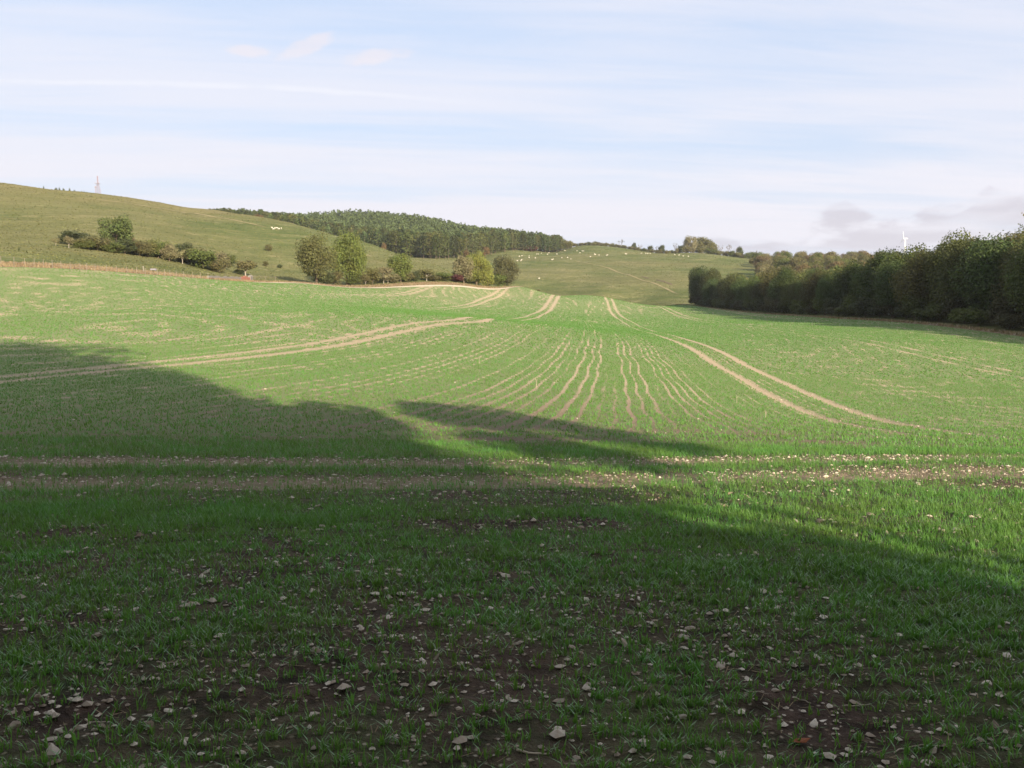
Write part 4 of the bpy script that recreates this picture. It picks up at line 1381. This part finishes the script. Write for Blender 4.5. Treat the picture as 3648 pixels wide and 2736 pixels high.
# dry grass of the margin
n = 42000
th = rng.uniform(th_view[0], th_view[-1], n)
er = np.interp(th, th_view, ER[:len(th_view)]); mw = np.interp(th, th_view, MW[:len(th_view)])
r = er + mw * rng.beta(1.1, 1.5, n)
x, y = r * np.sin(th), r * np.cos(th)
right = np.clip((x - 45) / 10, 0, 1)
keep = rng.random(n) < np.where(x > 45, np.clip((r - er) / mw, 0.0, 1) * 0.9, 1) * (0.35 + fbm(x * 0.1, y * 0.1, 61, 2))
x, y = x[keep], y[keep]
hh = np.where(x > 45, 0.30, 0.30) * rng.uniform(0.5, 1.5, len(x))
V, Fc = blades(x, y, hh, hh * rng.uniform(0.12, 0.28, len(x)), rng.uniform(0.1, 0.8, len(x)), 1)
o = link('dry_grass', np_mesh('dry_grass', V, Fc, M_DRY))
tag(o, 'tall dead brown grass along the edges of the field', 'grass', kind='stuff')


# tussocks of the pasture
n = 150000
yy = np.exp(rng.uniform(np.log(150), np.log(860), n))
xx = rng.uniform(-0.60, 0.42, n) * yy
rr_ = np.hypot(xx, yy)
th = np.arctan2(xx, yy)
er = np.interp(th, th_view, ER[:len(th_view)] + MW[:len(th_view)])
keep = (rr_ > er + 1.5) & ~((xx > 55) & (yy < 345)) & (rng.random(n) < 0.25 + 1.1 * fbm(xx * 0.03, yy * 0.03, 71, 3))
xx, yy, rr_ = xx[keep], yy[keep], rr_[keep]
hh = rng.uniform(0.10, 0.34, len(xx)) * np.interp(rr_, [150, 400, 860], [0.6, 0.9, 1.5])
V, Fc = blades(xx, yy, hh, hh * rng.uniform(0.5, 1.2, len(xx)), rng.uniform(0.3, 1.4, len(xx)), 1)
o = link('pasture_tussocks', np_mesh('pasture_tussocks', V, Fc, M_TUS))
tag(o, 'rough grass tussocks all over the hill pasture', 'grass', kind='stuff')


# ------------------------------------------------------------------ flints
def flint_mesh(seed, sub):
    import bmesh
    rs = np.random.default_rng(seed)
    bm = bmesh.new()
    bmesh.ops.create_icosphere(bm, subdivisions=sub, radius=1.0)
    sx, sy, sz = rs.uniform(0.8, 1.25), rs.uniform(0.55, 0.95), rs.uniform(0.38, 0.62)
    cuts = [(Vector(rdir(rs, 1)[0]), rs.uniform(0.30, 0.70)) for _ in range(9)]
    for v in bm.verts:
        p = v.co.copy()
        for nn, dd_ in cuts:                       # broken faces
            k_ = p.dot(nn) - dd_
            if k_ > 0: p -= nn * k_ * 0.98
        p *= rs.uniform(0.93, 1.07)
        v.co = Vector((p.x * sx, p.y * sy, p.z * sz))
    me = bpy.data.meshes.new('flint')
    bm.to_mesh(me); bm.free()
    me.materials.append(M_FLINT)
    return me


FL = [flint_mesh(40 + i, 2 if i % 2 else 1) for i in range(14)]
cand = []
for _ in range(4000):
    y = math.sqrt(_rr.uniform(2.75 ** 2, 11.5 ** 2))
    x = _rr.uniform(-0.57, 0.57) * y
    s = math.exp(_rr.gauss(math.log(0.0175), 0.48))
    s = min(s, 0.040)
    cand.append((s / y, x, y, s))
xs = np.array([c[1] for c in cand]); ys = np.array([c[2] for c in cand])
cv, trm, _i = crop_cover(xs, ys)
cl_ = fbm(xs * 1.1, ys * 1.1, 91, 2)
cand = [c for c, a_, b_, q_ in zip(cand, cv, trm, cl_) if _rr.random() < 0.15 + 0.75 * max(1 - a_, b_) * (0.4 + 1.0 * q_)]
cand.sort(reverse=True)
zs = terr([c[1] for c in cand], [c[2] for c in cand])


def gz(x, y):
    d = np.hypot(x, y)
    return terr(x, y) + (fbm(x * 5, y * 5, 40, 3) - 0.5) * 0.07 * np.clip((16 - d) / 8, 0, 1) * np.clip(d / 1.5, 0, 1)


gzs = gz(np.array([c[1] for c in cand]), np.array([c[2] for c in cand]))
for i, (q_, x, y, s) in enumerate(cand[:300]):
    o = link('flint', FL[_rr.randrange(14)])
    o.location = (x, y, gzs[i] + s * _rr.uniform(-0.1, 0.15))
    o.rotation_euler = (_rr.gauss(0, .35), _rr.gauss(0, .35), _rr.uniform(0, 6.28))
    o.scale = (s, s, s)
    tag(o, 'pale broken flint lying on the dark soil among the nearest green shoots', 'stone', 'larger flints in the foreground')
# the rest of the stones, in one mesh
x1, y1 = [], []
x, y = sample_wedge(330, 2.4, 13.5)
xc, yc = sample_wedge(420, 2.3, 5.6)
x, y = np.concatenate([x, xc]), np.concatenate([y, yc])
cv, trm, _i = crop_cover(x, y)
keep = rng.random(len(x)) < np.maximum((1 - cv) * 0.62, trm * 0.8) * (0.25 + fbm(x * 1.1, y * 1.1, 91, 2)) * 0.85
x, y = x[keep], y[keep]
xb, yb = sample_wedge(22, 13.5, 40)
cv, trm, _i = crop_cover(xb, yb)
keep = rng.random(len(xb)) < np.maximum((1 - cv) * 0.30, trm * 0.8)
x, y = np.concatenate([x, xb[keep]]), np.concatenate([y, yb[keep]])
s = np.exp(rng.normal(np.log(0.0130), 0.48, len(x))) * np.interp(y, [3, 9, 13, 40], [0.9, 0.95, 1.05, 1.7])
s = np.clip(s, 0.005, 0.045)
ico = np.array([(0, 0, 1), (.9, 0, .25), (.2, .85, .3), (-.75, .5, .2), (-.7, -.55, .35), (.25, -.9, .2), (0, 0, -.6)])
icf = np.array([(0, 1, 2), (0, 2, 3), (0, 3, 4), (0, 4, 5), (0, 5, 1), (6, 2, 1), (6, 3, 2), (6, 4, 3), (6, 5, 4), (6, 1, 5)])
n = len(x)
an = rng.uniform(0, 2 * np.pi, n)
base = ico[None] * rng.uniform(0.6, 1.25, (n, 7, 1)) * np.array([1, 0.75, 0.6])
ca, sa = np.cos(an)[:, None], np.sin(an)[:, None]
bx = base[..., 0] * ca - base[..., 1] * sa
by = base[..., 0] * sa + base[..., 1] * ca
V = np.stack([x[:, None] + bx * s[:, None], y[:, None] + by * s[:, None], gz(x, y)[:, None] + base[..., 2] * s[:, None] + s[:, None] * 0.15], -1).reshape(-1, 3)
Fc = (icf[None] + (np.arange(n) * 7)[:, None, None]).reshape(-1, 3)
o = link('flint_gravel', np_mesh('flint_gravel', V, Fc, M_FLINT))
tag(o, 'scatter of small pale flints and chalk over the near soil and ruts', 'gravel', kind='stuff')
print('small flints', n)

# bits of old straw lying about
x, y = sample_wedge(120, 2.3, 12)
n = len(x)
an = rng.uniform(0, np.pi, n)
hl = rng.uniform(0.008, 0.035, n); wd = rng.uniform(0.0008, 0.0022, n)
dx, dy = np.cos(an), np.sin(an)
zz0 = gz(x, y) + 0.004 + rng.uniform(0, 0.008, n)
tl = rng.normal(0, 0.25, n) * hl
V = np.stack([np.stack([x - dx * hl - dy * wd, y - dy * hl + dx * wd, zz0 - tl], 1), np.stack([x - dx * hl + dy * wd, y - dy * hl - dx * wd, zz0 - tl], 1),
              np.stack([x + dx * hl + dy * wd, y + dy * hl - dx * wd, zz0 + tl], 1), np.stack([x + dx * hl - dy * wd, y + dy * hl + dx * wd, zz0 + tl], 1)], 1).reshape(-1, 3)
o = link('straw_litter', np_mesh('straw_litter', V, np.arange(4 * n).reshape(n, 4), M_DRY))
tag(o, 'scattered bits of old straw lying on the near soil', 'straw', kind='stuff')

# sticks, stalks and a dead leaf in the foreground
for (px, py, L, rz, bend, lb) in (
    (340, 2557, 0.085, -0.10, 0.02, 'pale straight stick lying at the lower left of the foreground'),
    (870, 2215, 0.075, 0.9, 0.0, 'short pale stick pointing up among shoots left of centre'),
    (3280, 2680, 0.20, 0.05, -0.06, 'long thin bowed twig on bare soil at the lower right corner'),
    (1900, 2690, 0.12, 0.1, 0.02, 'thick pale stick at the bottom edge left of centre'),
    (2690, 2470, 0.11, -0.35, 0.01, 'thin grey twig among flints right of centre'),
    (2860, 2490, 0.07, -0.9, 0.0, 'short pale broken stalk between two flints right of centre'),
    (1220, 2600, 0.10, -0.6, 0.015, 'pale stalk slanting down at the lower middle left'),
    (3050, 2505, 0.12, 0.08, 0.01, 'straight straw lying level right of the grey twig'),
    (600, 2360, 0.09, -0.05, 0.01, 'faint straw lying level in the left foreground'),
):
    c = at(px, py)
    mb = MB()
    pts = []
    for k in range(7):
        t_ = k / 6 - 0.5
        xx = c[0] + math.cos(rz) * L * t_ - math.sin(rz) * bend * (4 * t_ * t_ - 1)
        yy = c[1] + math.sin(rz) * L * t_ * 1.4 + math.cos(rz) * bend * (4 * t_ * t_ - 1)
        pts.append((xx, yy, float(gz(np.array([xx]), np.array([yy]))[0]) + 0.006 + 0.002 * math.sin(k * 2.1)))
    rad = 0.0042 if 'thick' in lb or 'straight stick' in lb else 0.0024
    mb.tube(pts, [rad * (1.1 - 0.1 * k) for k in range(7)], 6)
    tag(link('stick', mb.mesh('stick', M_STRAW)), lb, 'stick', 'sticks in the foreground')
c = at(2855, 2640)
mb = MB()
zc = float(gz(c[:1], c[1:2])[0])
ol = [(-0.035, 0), (-0.015, 0.016), (0.01, 0.018), (0.035, 0.003), (0.012, -0.014), (-0.014, -0.015)]
for lift in (0.0, 0.0012):
    for (a_, b_) in ol: mb.v.append(Vector((c[0] + a_, c[1] + b_, zc + 0.012 + lift + 14 * b_ * b_ + 0.012 * (a_ > 0.02))))
mb.f += [tuple(range(6))[::-1], tuple(range(6, 12))] + [(i, (i + 1) % 6, 6 + (i + 1) % 6, 6 + i) for i in range(6)]
tag(link('dead_leaf', mb.mesh('dead_leaf', M_DEADLEAF)), 'curled rust-brown dead leaf on the soil at lower right', 'leaf')
for k, (px, py, hh) in enumerate(((1707, 1297, 0.35), (1910, 1383, 0.32), (1982, 1322, 0.25), (2624, 1436, 0.25), (2727, 1488, 0.2))):
    c = at(px, py)
    mb = MB()
    mb.tube([(c[0], c[1], c[2] - 0.02), (c[0] + 0.01, c[1], c[2] + hh * 0.5), (c[0] - 0.02, c[1] + 0.01, c[2] + hh)], [0.008, 0.006, 0.003], 5)
    mb.tube([(c[0], c[1], c[2] + hh * 0.6), (c[0] + 0.05, c[1] + 0.02, c[2] + hh * 0.85)], [0.004, 0.002], 4)
    tag(link('dry_stalk', mb.mesh('dry_stalk', M_STRAW)), '%s upright dry stalk from the left standing in the sunlit rows' % ordinal(k + 1), 'stalk', 'dry stalks in the field')

# ------------------------------------------------------------------ fence, wall
e = bpy.data.objects.new('wire_fence', None); col.objects.link(e)
fp = [at(*z1(x, b), dmin=100) for (x, b) in ((8, 752), (110, 762), (190, 768), (268, 772), (345, 778), (415, 784), (482, 790), (556, 800), (632, 806), (684, 808), (752, 814), (840, 820),
      (920, 826), (1000, 832), (1078, 836), (1148, 842), (1240, 846), (1296, 850), (1342, 855), (1390, 860), (1450, 866), (1520, 870), (1580, 873), (1640, 876), (2010, 884), (2090, 888), (2170, 893))]
e.location = fp[0]
tag(e, 'thin post-and-wire fence along the foot of the left hillside', 'fence')
pm = MB().tube([(0, 0, -0.2), (0.01, 0, 0.6), (0, 0, 1.15)], [0.04, 0.037, 0.034], 6).mesh('post', M_POST)
for p in fp:
    o = link('post', pm, e)
    o.location = Vector(p) - Vector(fp[0])
    o.rotation_euler = (_rr.gauss(0, .03), _rr.gauss(0, .04), _rr.uniform(0, 3))
mb = MB()
for hgt in (0.45, 0.75, 1.05):
    for a_, b_ in zip(fp[:-1], fp[1:]):
        mb.tube([Vector(a_) - Vector(fp[0]) + Vector((0, 0, hgt)), Vector(b_) - Vector(fp[0]) + Vector((0, 0, hgt))], [0.006, 0.006], 3, cap=False)
link('wire', mb.mesh('wire', M_STEEL), e)
c = at(*z1(1130, 818), dmin=100)
e = bpy.data.objects.new('gate_post', None); col.objects.link(e); e.location = c
tag(e, 'stout pale post standing just inside the hillside fence', 'post')
link('shaft', MB().tube([(0, 0, -0.2), (0, 0, 0.5), (0, 0, 1.0)], [0.07, 0.065, 0.06], 8).mesh('shaft', M_PALE), e)
link('cap', MB().tube([(0, 0, 1.002), (0, 0, 1.05)], [0.08, 0.04], 8).mesh('cap', M_PALE), e)
c = at(*z1(1206, 806), dmin=100)
e = bpy.data.objects.new('water_trough', None); col.objects.link(e); e.location = c
e.scale = (0.75, 0.75, 0.6)
tag(e, 'small grey metal trough on the grass right of the pale post', 'trough')
mb = MB(); mb.box((0, 0, 0.42), (1.3, 0.06, 0.4)); mb.box((0, 0.5, 0.42), (1.3, 0.06, 0.4)); mb.box((-0.62, 0.25, 0.42), (0.06, 0.44, 0.4)); mb.box((0.62, 0.25, 0.42), (0.06, 0.44, 0.4)); mb.box((0, 0.25, 0.26), (1.18, 0.44, 0.05))
link('basin', mb.mesh('basin', M_STEEL), e)
for sx in (-0.45, 0.45): link('leg', MB().box((sx, 0.25, 0.1), (0.1, 0.4, 0.26)).mesh('leg', M_STEEL), e)

a_, b_ = at(*z1(1640, 868), dmin=100), at(*z1(1985, 882), dmin=100)
e = bpy.data.objects.new('ruined_wall', None); col.objects.link(e)
A, B = Vector(a_), Vector(b_)
e.location = A
dv = B - A
rz = math.atan2(dv.y, dv.x)
Lw = math.hypot(dv.x, dv.y)
def wall_part(name, s0, s1, h0, mat, seed, thick=0.4):
    rd = random.Random(seed)
    n = 15
    mb = MB()
    for i in range(n):
        s = s0 + (s1 - s0) * i / (n - 1)
        h = h0 * (0.75 + 0.5 * rd.random())
        zb_ = dv.z * s / Lw
        for (w_, z_) in ((-thick / 2, -0.3), (-thick / 2, h * 0.93), (-thick * 0.2, h), (thick / 2, h * 0.9), (thick / 2, -0.3)):
            mb.v.append(Vector((s * math.cos(rz) - w_ * math.sin(rz), s * math.sin(rz) + w_ * math.cos(rz), zb_ + z_)))
    for i in range(n - 1):
        for k in range(5):
            mb.f.append((i * 5 + k, i * 5 + (k + 1) % 5, (i + 1) * 5 + (k + 1) % 5, (i + 1) * 5 + k))
    mb.f += [tuple(range(5)), tuple(range((n - 1) * 5, n * 5))[::-1]]
    return link(name, mb.mesh(name, mat), e)
wall_part('flint_wall', 0, Lw * 0.70, 0.55, M_FLINTW, 3)
wall_part('brick_wall', Lw * 0.702, Lw * 0.93, 0.75, M_BRICK, 4)['label'] = 'red brick stretch of the broken wall'
wall_part('pier', Lw * 0.932, Lw, 0.95, M_FLINTW, 5, 0.6)
tag(e, 'low broken flint and brick wall at the fence foot', 'wall')

# ------------------------------------------------------------------ sheep
def sheep_mesh(seed, grazing):
    rd = random.Random(seed)
    mb = MB()
    mb.tube([(-0.60, 0, 0.72), (-0.52, 0, 0.76), (-0.25, 0, 0.77), (0.10, 0, 0.76), (0.36, 0, 0.80), (0.47, 0, 0.84)], [0.12, 0.26, 0.31, 0.30, 0.25, 0.10], 10)
    nb = len(mb.f)
    if grazing:
        mb.tube([(0.40, 0, 0.82), (0.58, 0, 0.62), (0.68, 0, 0.36), (0.76, 0, 0.20)], [0.16, 0.12, 0.10, 0.06], 8)
    else:
        mb.tube([(0.38, 0, 0.85), (0.52, 0, 1.02), (0.62, 0, 1.10), (0.82, 0, 1.00)], [0.17, 0.12, 0.11, 0.06], 8)
    for sx in (-0.40, 0.30):
        for sy in (-0.13, 0.13):
            mb.tube([(sx, sy, 0.55), (sx + (0.03 if sx < 0 else 0.0), sy, 0.30), (sx, sy, 0.0)], [0.075, 0.045, 0.04], 6)
    hx, hz = ((0.62, 0.50) if grazing else (0.60, 1.12))
    for sy in (-1, 1):
        mb.tube([(hx, sy * 0.06, hz), (hx, sy * 0.17, hz + 0.01)], [0.04, 0.015], 5)
    me = mb.mesh('sheep', M_WOOL, True)
    me.materials.append(M_FACE)
    for i, p in enumerate(me.polygons):
        if i >= nb: p.material_index = 1
    return me


SH = [sheep_mesh(1, True), sheep_mesh(2, True), sheep_mesh(3, False)]
fl1 = [zb(152, 254), zb(164, 264), zb(176, 257), zb(192, 256), zb(208, 262), zb(226, 259)]
fl2 = [(415, 375), (440, 370), (395, 418), (437, 408), (430, 418), (510, 372), (512, 388), (573, 392), (585, 352), (600, 352), (632, 345), (692, 355), (706, 340), (785, 352), (738, 408), (748, 403),
       (858, 316), (866, 317), (890, 387), (922, 402), (833, 388), (983, 321), (1012, 340), (1035, 322), (1048, 322), (1115, 378), (1156, 353), (1163, 358), (1200, 361), (1273, 365), (1284, 362),
       (1460, 350), (1472, 352), (1617, 346), (1660, 347), (1680, 348), (1703, 348), (1945, 358), (1988, 362), (2028, 373), (2080, 376), (610, 595)]
fl3 = [(445, 648), (487, 655), (525, 663), (552, 668)]
for pts, lab, grp, dm in ((sorted(fl1), '%s white sheep from the left of the small flock on the left hillside', 'sheep on the left hillside', 200),
                          (sorted(z3(*p) for p in fl2), '%s white sheep from the left of the flock scattered on the far pasture', 'sheep on the far pasture', 360),
                          (sorted(z3(*p) for p in fl3), '%s white sheep from the left just beyond the far edge of the crop', 'sheep beyond the crop edge', 0)):
    for k, p in enumerate(pts):
        c = at(p[0], p[1], dm) if dm else np.array([ray(*p)[0] * 318, 318, 0])
        if not dm: c[2] = T(c[0], c[1])
        o = link('sheep', SH[_rr.randrange(3)])
        o.location = (c[0], c[1], c[2] + 0.05)
        s = 0.62 if dm == 200 else 0.74
        o.scale = (s, s, s)
        o.rotation_euler = (0, 0, _rr.choice((0, math.pi)) + _rr.gauss(0, 0.6))
        tag(o, lab % ordinal(k + 1), 'sheep', grp)

# ------------------------------------------------------------------ lattice mast and wind turbine
d = 900.0
a, b = ray(347, 627)
top = b * d + EYE
x0 = a * d
g0 = T(x0, d)
e = bpy.data.objects.new('lattice_mast', None); col.objects.link(e); e.location = (x0, d, g0)
tag(e, 'thin reddish-grey lattice radio mast rising behind the left hill crest', 'mast')
Hm = top - g0
def half(z):      # half width of the mast at height z
    return np.interp(z / Hm, [0, 0.55, 0.68, 1.0], [2.5, 1.5, 0.55, 0.30])
for sx in (-1, 1):
    for sy in (-1, 1):
        zz_ = np.linspace(-0.5, Hm, 9)
        link('leg', MB().tube([(sx * half(z), sy * half(z), z) for z in zz_], [0.11] * 9, 5).mesh('leg', M_RED), e)
mb = MB()
lv = np.linspace(0, Hm, 13)
for i in range(12):
    h0, h1 = half(lv[i]), half(lv[i + 1])
    for (p, q_) in (((-1, -1), (1, -1)), ((1, -1), (1, 1)), ((1, 1), (-1, 1)), ((-1, 1), (-1, -1))):
        mb.tube([(p[0] * h0, p[1] * h0, lv[i]), (q_[0] * h1, q_[1] * h1, lv[i + 1])], [0.06, 0.06], 4, cap=False)
        mb.tube([(q_[0] * h0, q_[1] * h0, lv[i]), (p[0] * h1, p[1] * h1, lv[i + 1])], [0.06, 0.06], 4, cap=False)
        mb.tube([(p[0] * h1, p[1] * h1, lv[i + 1]), (q_[0] * h1, q_[1] * h1, lv[i + 1])], [0.06, 0.06], 4, cap=False)
link('bracing', mb.mesh('bracing', M_STEEL), e)
zpl = Hm * 0.72
link('platform', MB().box((0, 0, zpl), (4.2, 3.0, 0.25)).mesh('platform', M_STEEL), e)
for (px_, pz_) in ((-2.3, zpl + 0.9), (1.6, zpl + 0.6), (-2.0, Hm * 0.55), (-2.2, Hm * 0.48)):
    link('antenna', MB().tube([(px_, -0.6, pz_ - 0.9), (px_, -0.6, pz_ + 0.9)], [0.22, 0.22], 6).mesh('antenna', M_STEEL), e)
link('dish', MB().tube([(-1.8, -1.6, Hm * 0.60), (-1.8, -1.25, Hm * 0.60), (-1.8, -1.0, Hm * 0.60)], [0.85, 0.7, 0.15], 12).mesh('dish', M_STEEL), e)

d = 1000.0
a, b = ray(3225, 850)
hub = Vector((a * d, d, b * d + EYE))
g0 = T(hub.x, d)
e = bpy.data.objects.new('wind_turbine', None); col.objects.link(e); e.location = (hub.x, d, g0)
tag(e, 'white wind turbine showing above the dark wood', 'wind turbine')
hz = hub.z - g0
link('tower', MB().tube([(0, 0, -1), (0, 0, hz * 0.5), (0, 0, hz - 0.8)], [0.95, 0.75, 0.5], 14).mesh('tower', M_WHITE, True), e)
link('nacelle', MB().tube([(-1.3, 0, hz), (-0.9, 0, hz), (2.2, 0, hz + 0.05), (2.6, 0, hz)], [0.3, 0.55, 0.5, 0.3], 10).mesh('nacelle', M_WHITE, True), e)
link('hub', MB().tube([(-2.3, 0, hz), (-1.9, 0, hz), (-1.3, 0, hz)], [0.12, 0.4, 0.45], 10).mesh('hub', M_WHITE, True), e)
for k in range(3):
    an = math.radians(120 * k + 4)
    dr = Vector((0.12, math.sin(an), math.cos(an))).normalized()
    tv = Vector((0, math.cos(an), -math.sin(an)))
    mb = MB()
    for (t_, ch, th_) in ((0.3, 0.4, 0.3), (1.5, 0.8, 0.28), (4.5, 0.5, 0.2), (8.0, 0.16, 0.10)):
        p = Vector((-1.75, 0, hz)) + dr * t_ - Vector((0.12 * t_ * 1.6, 0, 0))
        for (u_, w_) in ((-1, 0), (0, 1), (1, 0), (0, -1)):
            mb.v.append(p + tv * u_ * ch * 0.5 + Vector((1, 0, 0)) * w_ * th_)
    for i in range(3):
        for q_ in range(4):
            mb.f.append((i * 4 + q_, i * 4 + (q_ + 1) % 4, i * 4 + 4 + (q_ + 1) % 4, i * 4 + 4 + q_))
    mb.f += [(3, 2, 1, 0), (12, 13, 14, 15)]
    link('blade', mb.mesh('blade', M_WHITE, True), e)


# ------------------------------------------------------------------ the slightly misty air of the valley
HAZE = 0.00010
hm = bpy.data.materials.new('haze')
hm.use_nodes = True
g = NT(hm.node_tree)
pv = g.n('ShaderNodeVolumePrincipled')
pv.inputs['Color'].default_value = (0.93, 0.95, 1.0, 1)
pv.inputs['Density'].default_value = HAZE
pv.inputs['Anisotropy'].default_value = 0.3
ho = g.n('ShaderNodeOutputMaterial')
g.l(pv.outputs[0], ho.inputs['Volume'])
zmin = min(v.co.z for v in pasture.data.vertices) - 1.5
zmax = max(max(v.co.z for v in pasture.data.vertices), 124.0) + 3.0
o = link('haze', MB().box((0, 0, (zmin + zmax) / 2), (4640, 4640, zmax - zmin)).mesh('haze', hm))
tag(o, 'thin pale haze filling the valley air', 'haze', kind='stuff')
print('tris', sum(len(me.loops) - 2 * len(me.polygons) for me in bpy.data.meshes), 'z', zmin, zmax)
